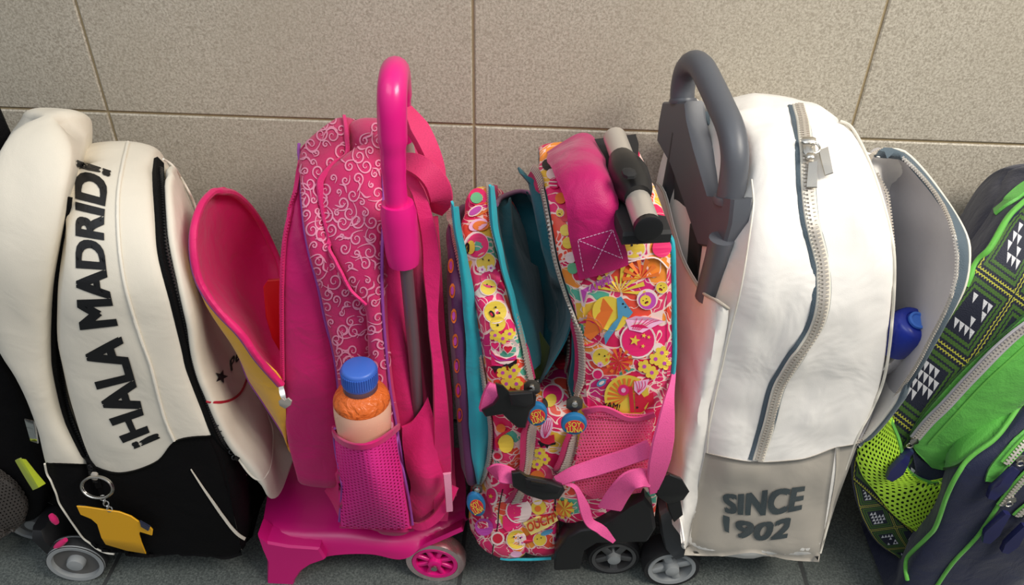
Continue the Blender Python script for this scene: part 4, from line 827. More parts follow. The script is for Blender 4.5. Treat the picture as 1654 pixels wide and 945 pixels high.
pr.stroke([(795, 570), (808, 580), (832, 576)], 1.6, pm['purple'], 3); pr.poly([(793, 590), (812, 588), (834, 578), (834, 585), (826, 590), (824, 594), (820, 588), (803, 594), (800, 602), (797, 594)], pm['black'], 3)
for q in ((812, 600), (824, 606), (830, 596), (818, 618), (834, 618)): flower(*q, 10)
# middle strip
pr.circle(908, 585, 14, pm['red'], 1); pr.circle(893, 638, 17, pm['white'], 1, 20); pr.circle(892, 639, 15, pm['pink'], 2, 20); pr.circle(889, 648, 9, pm['yellow'], 3, 14, ry=11, rot=.6); pr.circle(881, 652, 3.5, pm['black'], 4, 10, ry=8, rot=-.3)
pr.circle(883, 690, 9, pm['lilac'], 2, 14, ry=17, rot=.3); [pr.stroke([(880, 705), (878+k*3, 692), (880+k*3.5, 678)], 1, pm['pink'], 3) for k in range(4)]; pr.poly([(872, 706), (895, 700), (896, 713), (884, 717), (874, 712)], pm['red'], 2)
pr.poly([(869, 710), (890, 714), (898, 712), (897, 716), (886, 718), (884, 723), (880, 717), (874, 721)], pm['black'], 3)
for q in ((872, 730), (880, 740), (868, 748)): flower(*q, 9)
pr.circle(868, 770, 12, pm['orange'], 1)
# left low strip and foot
pr.circle(810, 690, 7, pm['orange'], 2); pr.circle(818, 715, 12, pm['yellow'], 2, 14, ry=15); pr.stroke([(806, 722), (804, 708), (814, 698), (824, 692)], 4, pm['red'], 3); pr.circle(805, 735, 8, pm['white'], 2); pr.circle(805, 735, 5, pm['red'], 3)
pr.circle(796, 800, 9, pm['white'], 2, 16, ry=14); pr.circle(795, 799, 7, pm['pink'], 3, 16, ry=12); fstar(794, 800, 4)
shell(838, 823, 19, -.3); pr.poly([(812, 832), (826, 828), (846, 840), (834, 848), (820, 858), (812, 850)], pm['pink'], 1); pr.circle(870, 818, 12, pm['yellow'], 1); pr.circle(868, 806, 8, pm['white'], 1); pr.circle(869, 820, 5, pm['orange'], 2)
smiley(834, 870, 15, .2, False); flower(841, 866, 5, 'white'); flower(842, 875, 5, 'white'); pr.circle(857, 868, 15, pm['red'], 1, 18, ry=6, rot=-.5); smiley(872, 870, 10, -.3, False)
pr.circle(883, 858, 10, pm['blue'], 3, 14, ry=4, rot=-.4); pr.circle(846, 892, 18, pm['red'], 2, 18, ry=9, rot=-.2); pr.circle(833, 893, 9, pm['lilac'], 3, 14, ry=5); pr.poly([(834, 902), (850, 899), (880, 893), (880, 897), (866, 901), (850, 904), (842, 906)], pm['black'], 3)
pr.circle(822, 898, 12, pm['mint'], 1); pr.circle(799, 893, 9, pm['white'], 2); pr.circle(799, 894, 7, pm['purple'], 3); pr.circle(783, 850, 14, pm['purple'], 1); pr.circle(804, 868, 11, pm['white'], 1); pr.circle(804, 868, 8, pm['red'], 2)
ring(912, 825, 21, 8, 1.2, 3.3); pr.circle(912, 820, 13, pm['orange'], 1); rays(912, 820, 16, 8, 'yellow'); pr.circle(890, 893, 8, pm['white'], 1); pr.circle(890, 893, 6, pm['pink'], 2)
pr.flush('printed_shapes', b3)
pv = Print([TQ], .001)
for y in range(430, 700, 40): pv.circle(729+(y-430)*.06, y, 4, pm['orange'], 1, 10, ry=12); pv.circle(729+(y-430)*.06, y, 2, pm['purple'], 2, 10, ry=7)
pv.flush('printed_shapes', b3)
pr = Print(R3, .0024); pr.poly([(846, 842), (862, 834), (880, 826), (897, 820), (903, 838), (884, 850), (858, 862)], plain('print_cream', srgb(246, 222, 130), .5), 1); pr.flush('printed_shapes', b3)
lettering('lettering', 'OUCH!', [(855, 856), (868, 850), (882, 844), (897, 838)], [(850, 842), (863, 836), (877, 829), (893, 824)], R3, plain('print_vermilion', srgb(214, 70, 36), .5), b3, .03, .1, lift=.0036)
lettering('lettering', 'AMM!', [(954, 470), (970, 463), (988, 455)], [(952, 457), (968, 450), (984, 442)], R3, pm['purple'], b3, .04, 0, lift=.003)
lettering('lettering', 'ZAM!', [(972, 660), (985, 656), (1000, 660)], [(974, 650), (986, 646), (1002, 650)], R3, pm['black'], b3, .02, 0, lift=.003)
# pink net pocket
NL3 = [(946, 660), (935, 720), (930, 776), (958, 800)]; NR3 = [(1056, 664), (1050, 710), (1046, 760), (1034, 790)]
PNET = plain('rose_net', srgb(244, 92, 140), .5)
netting('pocket_net', NL3, NR3, R3, PNET, b3, 24, 30, .005, .60)
band('pocket_hem', [(945, 660), (960, 655), (976, 654), (992, 660), (1010, 669), (1030, 670), (1056, 663)], R3, .0085, cloth('rose_hem', srgb(222, 66, 128), .6), b3, .005, .002)
# magenta carrying strap over the top
SX = nrm(np.array([-.1, -.75, .65]))
rows = [[P(892, 256, -.19), P(912, 243, -.185), P(944, 230, -.175), P(960, 246, -.16)], [P(899, 285, -.285), P(918, 276, -.288), P(950, 268, -.288), P(972, 282, -.285)], [P(921, 325, -.325), P(938, 322, -.328), P(970, 318, -.328), P(990, 330, -.325)], [P(925, 370, -.333), P(945, 372, -.336), P(975, 364, -.336), P(995, 362, -.333)], [P(933, 405, -.335), P(955, 402, -.340), P(980, 392, -.340), P(1001, 390, -.335)], [P(941, 443, -.335), P(960, 436, -.338), P(986, 427, -.338), P(1008, 422, -.335)]]
MAGS = cloth('magenta_strap_cloth', srgb(186, 16, 100), .5, weave=800, wb=.3, fold=.6); o_, TST, G = sheet('carry_strap', rows, MAGS, b3, 24, 40, -.010, jitter=.003)
ps = Print([TST], .0008)
for a, b in (((934, 387), (989, 371)), ((989, 371), (1005, 418)), ((943, 438), (934, 387)), ((936, 388), (1003, 416)), ((988, 373), (957, 434))):
    n = int(math.hypot(b[0]-a[0], b[1]-a[1])/6)
    for k in range(n): u, v = (k+.12)/n, (k+.85)/n; ps.stroke([(a[0]+(b[0]-a[0])*u, a[1]+(b[1]-a[1])*u), (a[0]+(b[0]-a[0])*v, a[1]+(b[1]-a[1])*v)], 1.3, pm['lilac'], 1)
for k in ps.flush('stitching', o_): pass
# black frame and folded handle at the top
def up3(x, y, z): return PZ(x, y, z)
ztop = am.zt+.012
fr = [(958, 232), (1026, 224), (1031, 240), (1030, 262), (1020, 262), (1046, 356), (1076, 362), (1084, 384), (1005, 388), (994, 362), (984, 318), (966, 262)]
prism3('handle_recess', [PZ(x, y, ztop) for x, y in fr], np.array([0, 0, 1.]), .014, BLKM, b3, .003)
mb = MB(); p = resamp([PZ(993, 222, ztop+.022), PZ(1045, 364, ztop+.016)], 12); mb.tube(p, .0122, 18); mb.build('trolley_tube', DSTEEL, b3)
mb = MB(); m1, m2 = PZ(1003, 256, ztop+.024), PZ(1030, 318, ztop+.022); p = resamp([m1, m2], 9); mb.tube(p, [.0125, .015, .0175, .0192, .0198, .0192, .0182, .0165, .0128], 18); gr = mb.build('grip', BLK, b3)
q = PZ(1016, 280, ztop+.044); mb = MB(); d = nrm(m2-m1); mb.rbox(q, d*.008, np.cross(d, (0, 0, 1))*.0062, np.array([0, 0, .003]), .5); mb.build('button', BLKM, gr)
mb = MB(); e = p[-1]; t = PZ(1045, 364, ztop+.016)+d*.006; mb.lathe(t, d, [(.0124, -.006), (.0132, -.005), (.0132, .001), (.011, .002)], 20); mb.build('tube_cap', BLK, b3)
# webbing straps and buckles
C3 = (.15, -.8, .55)
w3 = lambda nm, pts, wd, th=.002, n=40, nv_=C3: strap(nm, pts, wd, th, WEBP, nv_, b3, n)
w3('webbing_strap', [(1085, 575, -.31), (1088, 600, -.325), (1080, 650, -.35), (1073, 700, -.362), (1066, 740, -.365), (1060, 770, -.362), (1055, 795, -.355)], [.002, .007, .018, .026, .027, .022, .010])
w3('webbing_strap', [(1052, 724, -.352), (1020, 736, -.352), (990, 746, -.350), (955, 757, -.35), (925, 766, -.352), (900, 777, -.352)], [.023, .021, .022, .022, .019, .014])
w3('webbing_strap', [(1052, 775, -.358), (1036, 772, -.366), (1016, 778, -.366), (1000, 796, -.362), (985, 821, -.358)], [.020, .024, .028, .030, .031])
w3('webbing_strap', [(912, 780, -.352), (930, 788, -.356), (942, 815, -.36), (952, 843, -.362), (970, 855, -.364), (991, 874, -.362)], [.004, .008, .014, .012, .013, .006])
w3('webbing_strap', [(796, 765, -.345), (806, 764, -.355), (820, 768, -.358), (834, 772, -.355)], [.022, .024, .022, .016])
w3('webbing_strap', [(799, 620, -.345), (792, 638, -.352), (786, 660, -.352)], [.015, .018, .018], .006)
w3('webbing_strap', [(884, 806, -.358), (893, 800, -.356)], [.010, .010], n=4)
def pz(name, px, Y, th, mat=BLK, par=b3, nv_=(.1, -.85, .5), bev=.0018): return prism3(name, [P(x, y, Y) for x, y in px], nrm(np.array(nv_)), th, mat, par, bev)
bk = pz('buckle', [(800, 618), (812, 622), (822, 632), (862, 630), (866, 640), (864, 654), (856, 662), (848, 690), (836, 690), (824, 680), (812, 668), (784, 672), (778, 662), (796, 652), (804, 640)], -.362, .010)
pz('buckle_socket', [(822, 636), (860, 633), (862, 650), (850, 658), (826, 654)], -.368, .008, BLKM, bk)
bk = pz('buckle', [(826, 762), (838, 760), (850, 768), (872, 772), (892, 776), (908, 782), (912, 790), (902, 804), (876, 806), (850, 798), (828, 784)], -.364, .012)
pz('buckle_socket', [(848, 772), (890, 779), (908, 786), (902, 796), (880, 796), (850, 788)], -.370, .008, BLKM, bk); pz('buckle_slot', [(858, 777), (884, 782), (882, 786), (857, 781)], -.376, .002, BLK, bk, bev=.0004)
# round badge pullers with lettering
BLR = plain('badge_blue', srgb(36, 110, 160), .35)
def badge(x, y, rx, ry, rot, lift, txt=True):
    q = P(x, y, lift); A = P(x+rx*math.cos(rot), y+rx*math.sin(rot), lift)-q; B = P(x-ry*math.sin(rot), y+ry*math.cos(rot), lift)-q; n = nrm(np.cross(A, B)); n = n if n[1] < 0 else -n; mb = MB(); vs = []; m = 28
    for k, h in ((1, -.002), (1, .002), (.9, .0035)): vs += [q+(A*math.cos(t)+B*math.sin(t))*k+n*h for t in np.linspace(0, 2*math.pi, m+1)[:-1]]
    fs = [(r*m+i, r*m+(i+1) % m, r*m+m+(i+1) % m, r*m+m+i) for r in range(2) for i in range(m)]+[tuple(range(m-1, -1, -1)), tuple(range(2*m, 3*m))]; mb.add(vs, fs); o = mb.build('badge_puller', BLR, b3)
    for k, h, mt, nm in ((.76, .0038, pm['orange'], 'badge_rim'), (.70, .0042, pm['red'], 'badge_face')):
        mb = MB(); mb.add([q+A*.06+B*.06+(A*math.cos(t)+B*math.sin(t)*.82)*k+n*h for t in np.linspace(0, 2*math.pi, 25)[:-1]], [tuple(range(24))]); mb.build(nm, mt, o, smooth=False)
    for s_, r0, r1, wd in (('SOY', -.5, .0, .5), ('LUNA', .02, .52, .62)):
        v, f = text_mesh0(s_, .02); ps_ = [q+A*.06+B*.06+A*(a*2-1)*wd+B*(r1-(b/.73)*(r1-r0))+n*.0046 for a, b in v]; mb = MB(); mb.add(ps_, f); mb.build('lettering', pm['yellow'], o, smooth=False)
badge(867, 668, 17, 18, -.3, -.358); badge(927, 684, 21, 16, 0, -.358); badge(769, 814, 14, 19, -.5, -.352)
def slider(x, y, Y=-.350, s_=1):
    mb = MB(); q = P(x, y, Y); mb.rbox(q, np.array([.009*s_, 0, 0]), np.array([0, .003, 0]), np.array([0, 0, .010*s_]), .5); mb.build('slider', plain('dark_metal', srgb(110, 104, 96), .35, metal=.8), b3)
    mb = MB(); mb.lathe(q+(0, -.003, .003), (0, -1, .3), [(.0038, 0), (.0034, .003), (.0005, .004)], 12); mb.build('rivet', CHROME, b3)
slider(859, 626, -.347); slider(928, 652, -.350); slider(771, 790, -.345, .7)
# trolley foot and wheel
ft_ = [(895, 908), (896, 880), (912, 855), (934, 842), (960, 838), (985, 825), (1020, 800), (1040, 790), (1052, 806), (1058, 840), (1046, 860), (1000, 862), (960, 864), (940, 876), (934, 906)]
prism3('trolley_foot', [P(x, y, -.332) for x, y in ft_], np.array([0, 1., 0]), .03, BLK, b3, .004)
c = PZ(990, 890, .036); wheel(b3, None, 0, .038, .026, BLKM, plain('dark_silver_rim', srgb(110, 110, 112), .3, metal=.7), LGREY, 'five', .05, .86, c=c)
mb = MB(); mb.tube([c, c+(0, .2, 0)], .004, 8); mb.build('axle', BLK, b3)
mb = MB(); [mb.rbox(P(1062+k*9, 790+k*7, -.33), np.array([.016, 0, -.004]), np.array([0, .01, 0]), np.array([.002, 0, .007]), .3) for k in (0, 1, 2)]; pz('strap_clip', [(1056, 775), (1080, 764), (1100, 772), (1112, 792), (1102, 806), (1078, 812), (1060, 800)], -.352, .012); pz('strap_clip', [(1074, 800), (1098, 806), (1102, 830), (1088, 842), (1078, 822)], -.350, .010)
# ================= bag 4: white trolley backpack with the grey handle =================
b4 = thing('trolley_backpack', 'plain white trolley backpack with thick grey handle and grey base patch', 'backpack', (.42, -.17, 0))
HN, HF = P(1180, 310, -.25), P(1103, 163, -.09); SK4 = (HF[0]-HN[0])/(HF[1]-HN[1])*.8; print('SK4', SK4, HN, HF)
zb = P(1276, 893, -.31)[2]
a4 = arch_to((1283, 163), -.31, -.02, zb, .14, .02, .014)
_, T4 = body('main_compartment', a4, [(1106, 888), (1121, 824), (1143, 677), (1170, 554), (1192, 460), (1207, 380), (1213, 311), (1206, 240), (1190, 180), (1178, 150)],
    [(1322, 898), (1344, 824), (1372, 740), (1400, 680), (1425, 610), (1438, 505), (1444, 409), (1428, 335), (1403, 260), (1376, 210), (1357, 196)], WHITE2, b4, .016, .012, .016, wr=.0062, seed=4, nv=22, skew=SK4)
R4 = [T4]
patch('base_patch', [(1140, 731), (1212, 745), (1276, 743), (1310, 737), (1349, 722)], [(1105, 897), (1160, 898), (1217, 892), (1270, 904), (1323, 908)], R4, GREIGE, b4, 22, 26, .0012, .003, reg=R4, label='grey patch across the bottom with dark lettering')
patch('side_base', [(1350, 722), (1349, 765), (1340, 820), (1322, 897)], [(1386, 716), (1372, 755), (1350, 815), (1326, 893)], R4, GREIGE, b4, 6, 20, .001, .003)
lettering('lettering', 'SINCE', [(1171, 825), (1200, 829), (1240, 829), (1270, 825), (1295, 820)], [(1166, 795), (1195, 796), (1232, 790), (1265, 787), (1300, 783)], R4, CHAR, b4, .055, .12, lift=.0015)
lettering('lettering', '1902', [(1170, 855), (1195, 866), (1225, 870), (1250, 869), (1271, 866)], [(1165, 829), (1195, 838), (1225, 842), (1255, 838), (1278, 833)], R4, CHAR, b4, .055, .12, lift=.0015)
zp = [(1289, 172), (1299, 214), (1305, 302), (1311, 358), (1325, 414), (1330, 460), (1327, 500), (1315, 534), (1290, 572), (1272, 600), (1256, 628), (1241, 687), (1224, 743)]
band('zip_flap', [(x-3, y) for x, y in zp], R4, .019, SLATE, b4, .0004, .0012)
zipper(zp, R4, b4, CREAMP, DSTEEL, .014, .0058, .0016, 5, .0034)
piping('piping', [(1357, 196), (1376, 206), (1404, 260), (1429, 335), (1444, 409), (1442, 505), (1430, 603), (1408, 662), (1380, 716), (1344, 824), (1325, 893)], R4, .0017, CREAMP, b4, .0)
piping('piping', [(1214, 290), (1217, 330), (1208, 400), (1196, 470), (1175, 554), (1148, 677), (1142, 731)], R4, .0011, CREAMP, b4, .0)
# metal pulls
mb = MB(); q, n = cast(1304, 244, R4, .006); t = cast(1306, 262, R4, .006)[0]-cast(1303, 228, R4, .006)[0]; s_ = np.cross(nrm(t), n)
mb.rbox(q, s_*.006, t*.33, n*.003, .4); mb.rbox(q+t*.4+n*.003, s_*.004, t*.12, n*.003, .4); mb.rbox(q-t*.3+n*.002, s_*.007, t*.14, n*.003, .4)
ringp = [cast(1313+7*math.cos(a), 248+6*math.sin(a), R4, .009)[0] for a in np.linspace(0, 6.28, 13)[:-1]]; mb.tube(ringp, .0012, 6, closed=True); sl = mb.build('zip_slider', STEEL, b4)
for quad in ([(1303, 268), (1317, 266), (1316, 307), (1300, 307)], [(1318, 250), (1331, 245), (1343, 286), (1329, 290)]):
    ps = [cast(x, y, R4, .008)[0] for x, y in quad]; nn = cast(*quad[0], R4)[1]; prism3('pull_tag', ps, nn, .0022, STEEL, b4, .0006)
# back sleeve around the trolley tubes
H4 = HN[0]; XS = -.022; _po = PX
def PX(x, y, o): o = o-H4 if o > .1 else o; k = np.array([o, 0, 0]); return PV(x, y, HN+k, HF+k)
rows = [[PX(1060, 296, XS), PX(1070, 312, XS), PX(1086, 362, XS), PX(1102, 415, XS), PX(1128, 466, XS), P(1160, 487, -.312), P(1176, 500, -.312)],
        [PX(1066, 410, XS), PX(1076, 430, XS), PX(1090, 470, XS), PX(1106, 505, XS), PX(1128, 522, XS), P(1152, 540, -.316), P(1172, 550, -.312)],
        [PX(1066, 600, XS), PX(1078, 610, XS), PX(1090, 620, XS), PX(1100, 628, XS), PX(1112, 634, XS), P(1130, 650, -.318), P(1148, 660, -.312)],
        [PX(1062, 730, XS), PX(1074, 740, XS), PX(1086, 750, XS), PX(1094, 752, XS), PX(1104, 756, XS), P(1118, 764, -.318), P(1132, 770, -.312)],
        [PX(1085, 846, XS), PX(1090, 855, XS), PX(1096, 865, XS), PX(1100, 872, XS), PX(1104, 880, XS), P(1108, 887, -.316), P(1112, 888, -.312)]]
o_, TS4, G = sheet('back_sleeve', rows, WHITE2, b4, 22, 40, .003, jitter=.003)
mb = MB(); mb.tube(G[0], .0018, 8); mb.build('sleeve_piping', GREIGE, b4)
# handle: a loop in one upright plane
def hp(pts): return [PX(x, y, H4) for x, y in pts]
mb = MB(); loop = cat(hp([(1178, 325), (1184, 290), (1187, 250), (1180, 208), (1163, 168), (1147, 134), (1134, 110), (1121, 102), (1109, 114), (1103, 140), (1102, 165)]), 44)
mb.tube(loop, .0145, 16, up=(1, 0, 0)); mb.build('handle', GREYP, b4, label='thick grey loop handle')
prism('handle_bridge', [(1084, 164), (1121, 163), (1124, 190), (1136, 235), (1152, 290), (1160, 318), (1200, 322), (1196, 360), (1184, 403), (1144, 396), (1120, 330), (1096, 262), (1075, 225), (1078, 195)], H4, .024, GREYP, b4, .003)
mb = MB(); mb.lathe(PX(1103, 163, H4), PX(1103, 150, H4)-PX(1103, 163, H4), [(.0155, -.003), (.0165, 0), (.0155, .003)], 20); mb.lathe(PX(1178, 322, H4), PX(1179, 310, H4)-PX(1178, 322, H4), [(.0165, -.004), (.0175, 0), (.0165, .004)], 20); mb.build('collar', GREYP, b4)
def vtube(nm, px, r, mat, z0=.12):
    top = PX(px[0], px[1], H4); mb = MB(); mb.tube([top+np.array([0, 0, .03]), top, np.array([top[0]-.006, top[1]+.002, z0])], r, 14); return mb.build(nm, mat, b4)
_h = HN.copy(); HN = HN+np.array([-.010, -.012, 0]); HF = HF+np.array([-.010, -.012, 0]); mb = MB(); mb.tube([PX(1166, 385, H4), PX(1158, 420, H4), PX(1142, 480, H4)], .0135, 16); mb.build('trolley_tube', GREYP, b4); HN = _h; HF = HF+np.array([.010, .012, 0]); vtube('trolley_tube', (1096, 250), .0125, DGREY, .38)
prism('frame_plate', [(1092, 262), (1138, 385), (1150, 470), (1090, 330)], H4-.004, .004, DGREY, b4)
prism('dark_strut', [(1118, 360), (1134, 395), (1130, 462), (1112, 440)], H4-.008, .006, BLK, b4)
prism('webbing_loop', [(1140, 180), (1150, 200), (1160, 235), (1168, 268), (1163, 284), (1140, 270), (1128, 240), (1134, 205)], H4+.022, .008, SLATE, b4)
prism('dark_slit_plate', [(1172, 408), (1184, 402), (1176, 440), (1188, 458), (1176, 508), (1166, 480)], H4+.006, .003, SLATE, b4)  # slate plate; the darkness of a narrow slit put in as colour
prism('back_web', [(1126, 160), (1133, 168), (1128, 205), (1122, 215)], H4+.03, .004, WHITE2, b4)
# open front pocket leaning to the right, with its lining
rim = [(1404, 262, -.23), (1412, 248, -.21), (1430, 241, -.20), (1450, 248, -.20), (1484, 279, -.22), (1520, 325, -.26), (1541, 376, -.30), (1547, 430, -.32), (1534, 487, -.335), (1498, 558, -.335), (1477, 597, -.33), (1426, 669, -.30), (1384, 717, -.305)]
root = [(1404, 262, -.23), (1410, 275, -.23), (1425, 310, -.24), (1434, 350, -.25), (1442, 400, -.27), (1444, 450, -.28), (1442, 505, -.29), (1436, 560, -.295), (1428, 605, -.30), (1412, 650, -.30), (1400, 685, -.30), (1390, 705, -.305), (1384, 717, -.305)]
rr = cat([P(*q) for q in rim], 26); ro = cat([P(*q) for q in root], 26); rows = []
for k in range(26):
    a_, b_ = ro[k], rr[k]; e = math.sin(math.pi*k/25)**.8; dp = np.array([.012, .135, -.03])*e
    rows.append([a_, a_+dp*.6+(b_-a_)*.12, (a_+b_)/2+dp*1.0, b_+dp*.6+(a_-b_)*.12, b_])
_, TL4, _ = sheet('pocket_lining', rows, GREYC, b4, 20, 50, -.002, label='pale grey lining of the open front pocket')
orim = [(1440, 241, -.19), (1462, 246, -.19), (1495, 279, -.21), (1534, 332, -.25), (1559, 376, -.29), (1566, 410, -.31), (1558, 464, -.325), (1527, 522, -.33), (1506, 560, -.33), (1478, 605, -.325), (1430, 672, -.315), (1388, 720, -.305)]
oo = cat([P(*q) for q in orim], 26); rows = [[rr[k]+(0, -.001, 0), (rr[k]+oo[k])/2+np.array([.002, -.004, .001]), oo[k]] for k in range(26)]
rows[0] = [rr[1], (rr[1]+oo[0])/2, oo[0]]
sheet('pocket_gusset', rows, SLATE, b4, 8, 50, .004, label='slate blue gusset of the open front pocket')
rows = [[oo[k], oo[k]+np.array([.004, .05, -.02])*math.sin(math.pi*k/25), ro[k]*.5+oo[k]*.5+np.array([.015, .16, -.04])*math.sin(math.pi*k/25), ro[k]+np.array([0, .03, 0])] for k in range(26)]
sheet('pocket_front', rows, WHITE2, b4, 14, 40, .002)
mb = MB(); mb.tube(cat([P(*q) for q in orim], 60), .0016, 8); mb.build('pocket_piping', CREAMP, b4)
mb = MB(); mb.tube(rr, .0013, 8); zz = mb.build('pocket_zipper', CREAMP, b4); mb = MB(); rn = np.array([nrm(np.array([-.5, -.6, .4]))]*120); r2 = resamp(rr, 120)+rn*.002; teeth(mb, r2, rn, 0, .0026, .0026, .0012); mb.build('zipper_teeth', DSTEEL, zz, smooth=False, kind='stuff')
mb = MB(); r3 = resamp([P(1412, 276, -.235), P(1430, 310, -.245), P(1436, 357, -.26), P(1440, 400, -.272)], 40)+np.array([.001, -.004, 0]); teeth(mb, r3, rn[:40], 0, .0026, .0026, .0012); mb.build('zipper_teeth', DSTEEL, b4, smooth=False, kind='stuff')
mb = MB(); q = [P(1447, 410, -.175), P(1458, 412, -.175), P(1463, 430, -.178), P(1463, 460, -.185), P(1455, 475, -.19)]; mb.tube(cat(q, 20), .0006, 6); mb.build('lining_seam', GREYC, b4)
PX = _po
# wheel and chassis
c = PZ(1082, 903, .038)
wheel(b4, None, 0, .041, .034, BLKM, LGREY, LGREY, 'four', .05, .84, c=c)
mb = MB(); fp = [(1062, 806), (1080, 796), (1103, 806), (1106, 850), (1102, 878), (1088, 882), (1072, 866), (1064, 840)]
prism3('wheel_guard', [P(x, y, -.29) for x, y in fp], np.array([0, 1., 0]), .05, DGREY, b4, .004)
mb = MB(); mb.rbox(np.array([c[0]+.03, -.20, .075]), np.array([.035, 0, 0]), np.array([0, .10, 0]), np.array([0, 0, .014]), .2); mb.tube([c, c+(0, .25, 0)], .004, 8); mb.build('chassis', BLK, b4)
# bottle standing in the pocket
bt = thing('water_bottle', 'clear water bottle with dark blue cap in the grey-lined pocket of the white backpack', 'bottle', P(1458, 590, -.24))
cc = P(1481, 519, -.305); ax = nrm(np.array([.10, -.32, .75])); BLU = plain('blue_cap', srgb(28, 48, 150), .25); BLU2 = plain('pale_blue_spout', srgb(70, 120, 210), .3)
def lat(name, prof, mat, parent, n=28): mb = MB(); mb.lathe(cc, ax, prof, n); return mb.build(name, mat, parent)
lat('cap', [(.0225, -.048), (.0232, -.030), (.0228, -.012), (.020, -.004), (.017, -.001), (.012, 0), (.011, -.001), (.001, -.001)], BLU, bt)
lat('spout_ring', [(.0100, .0005), (.0100, .0035), (.0075, .0040), (.0065, .002), (.001, .002)], BLU2, bt)
lat('bottle_body', [(.001, -.105), (.022, -.103), (.0245, -.095), (.0245, -.075), (.0225, -.058), (.0210, -.048)], CLEAR, bt)
# ================= bag 5: navy and green patterned backpack on the right =================
b5 = thing('trolley_backpack', 'navy backpack with green panels, lime net pocket and tribal print on the far right', 'backpack', (.72, -.17, 0))
def tribal():
    t = NT('tribal_print'); uvn = t.n('ShaderNodeUVMap').outputs[0]; sx = t.n('ShaderNodeSeparateXYZ', {0: uvn}); u, v = sx.outputs[0], sx.outputs[1]
    def tri(a, f): return t.math('ABSOLUTE', t.math('SUBTRACT', t.math('FRACT', t.math('MULTIPLY', a, f)), .5))
    N, M = 3.0, 4.0
    fu, fv = t.math('FRACT', t.math('MULTIPLY', u, N)), t.math('FRACT', t.math('MULTIPLY', v, M))
    zu, zv = tri(v, 60.0), tri(u, 45.0)
    cu, cv = t.math('ABSOLUTE', t.math('SUBTRACT', fu, .5)), t.math('ABSOLUTE', t.math('SUBTRACT', fv, .5)); mx = t.math('MAXIMUM', cu, cv)
    def near(x, c, w_): return t.math('LESS_THAN', t.math('ABSOLUTE', t.math('SUBTRACT', x, c)), w_)
    wob = t.math('ADD', mx, t.math('MULTIPLY', t.math('ADD', zu, zv), .035))
    navy, dg, wh, ye = srgb(24, 28, 46), srgb(62, 96, 36), srgb(206, 206, 210), srgb(176, 176, 60)
    col = t.mix(near(wob, .41, .022), navy, dg); col = t.mix(near(wob, .33, .016), col, dg); col = t.mix(near(wob, .485, .012), col, ye)
    inner = t.math('LESS_THAN', mx, .25); pu, pv = t.math('FRACT', t.math('MULTIPLY', fu, 8.0)), t.math('FRACT', t.math('MULTIPLY', fv, 8.0)); trg = t.math('GREATER_THAN', t.math('ADD', pu, pv), 1.05)
    chk = t.n('ShaderNodeTexWhiteNoise', {0: t.n('ShaderNodeCombineXYZ', {0: t.math('FLOOR', t.math('MULTIPLY', u, N*8)), 1: t.math('FLOOR', t.math('MULTIPLY', v, M*8))}).outputs[0]}).outputs[0]
    col = t.mix(t.math('MULTIPLY', t.math('MULTIPLY', inner, trg), t.math('GREATER_THAN', chk, .35)), col, wh)
    t.ln(col, t.b.inputs['Base Color']); t.b.inputs['Roughness'].default_value = .7
    wv = t.n('ShaderNodeTexVoronoi', {'Vector': t.pos(), 'Scale': 700.0}); t.ln(t.n('ShaderNodeBump', {'Height': wv.outputs[0], 'Strength': .4, 'Distance': .0008}).outputs[0], t.b.inputs['Normal']); return t.m
TRIB = tribal()
def off5(arch_px, yf, yb, zb, rt, L, R, mat, nm, bul=.012, seed=0, **k):
    a = arch_to(arch_px, yf, yb, zb, rt, .03, bul); return body(nm, a, L, R, mat, b5, bul, .006, .012, seed=seed, skew=.5, **k)[1]
z5 = P(1480, 905, -.27)[2]
TN5 = off5((1670, 262), -.20, -.03, .05, .12, [(1500, 850), (1500, 770), (1510, 640), (1530, 480), (1558, 410), (1572, 384), (1606, 332), (1646, 286), (1680, 250)], [(1560, 850), (1600, 700), (1620, 500), (1680, 400), (1760, 330), (1800, 280)], NAVY, 'back_compartment', seed=21)
TP5 = off5((1700, 262), -.27, -.05, z5, .12, [(1462, 908), (1410, 870), (1378, 790), (1384, 720), (1440, 620), (1500, 530), (1550, 470), (1566, 448), (1599, 400), (1628, 354), (1656, 326), (1700, 295)], [(1600, 920), (1640, 850), (1720, 700), (1800, 500), (1850, 400), (1880, 330)], NAVY, 'main_compartment', .010, 22)
R5 = [TP5, TN5]
# the printed cloth, laid out along the tilted bag
patch('printed_panel', [(1378, 775), (1384, 730), (1420, 655), (1480, 560), (1540, 480), (1567, 447), (1600, 399), (1630, 352), (1656, 326)], [(1520, 905), (1560, 850), (1600, 800), (1660, 740), (1700, 680), (1740, 600), (1770, 530), (1790, 470), (1800, 430)], [TP5], TRIB, b5, 22, 40, .0012, .002, reg=R5)
patch('printed_panel', [(1379, 778), (1390, 825), (1412, 868), (1440, 892), (1466, 912)], [(1500, 770), (1520, 800), (1530, 840), (1530, 870), (1520, 915)], [TP5], TRIB, b5, 16, 20, .001, .002, reg=R5)
piping('green_piping', [(1560, 462), (1567, 447), (1580, 422), (1600, 400), (1628, 353), (1656, 326), (1690, 300)], R5, .0034, GREENP, b5, .001)
band('green_tag', [(1609, 344), (1630, 327), (1650, 309), (1665, 298)], R5, .018, GREEN, b5, .001, .003)
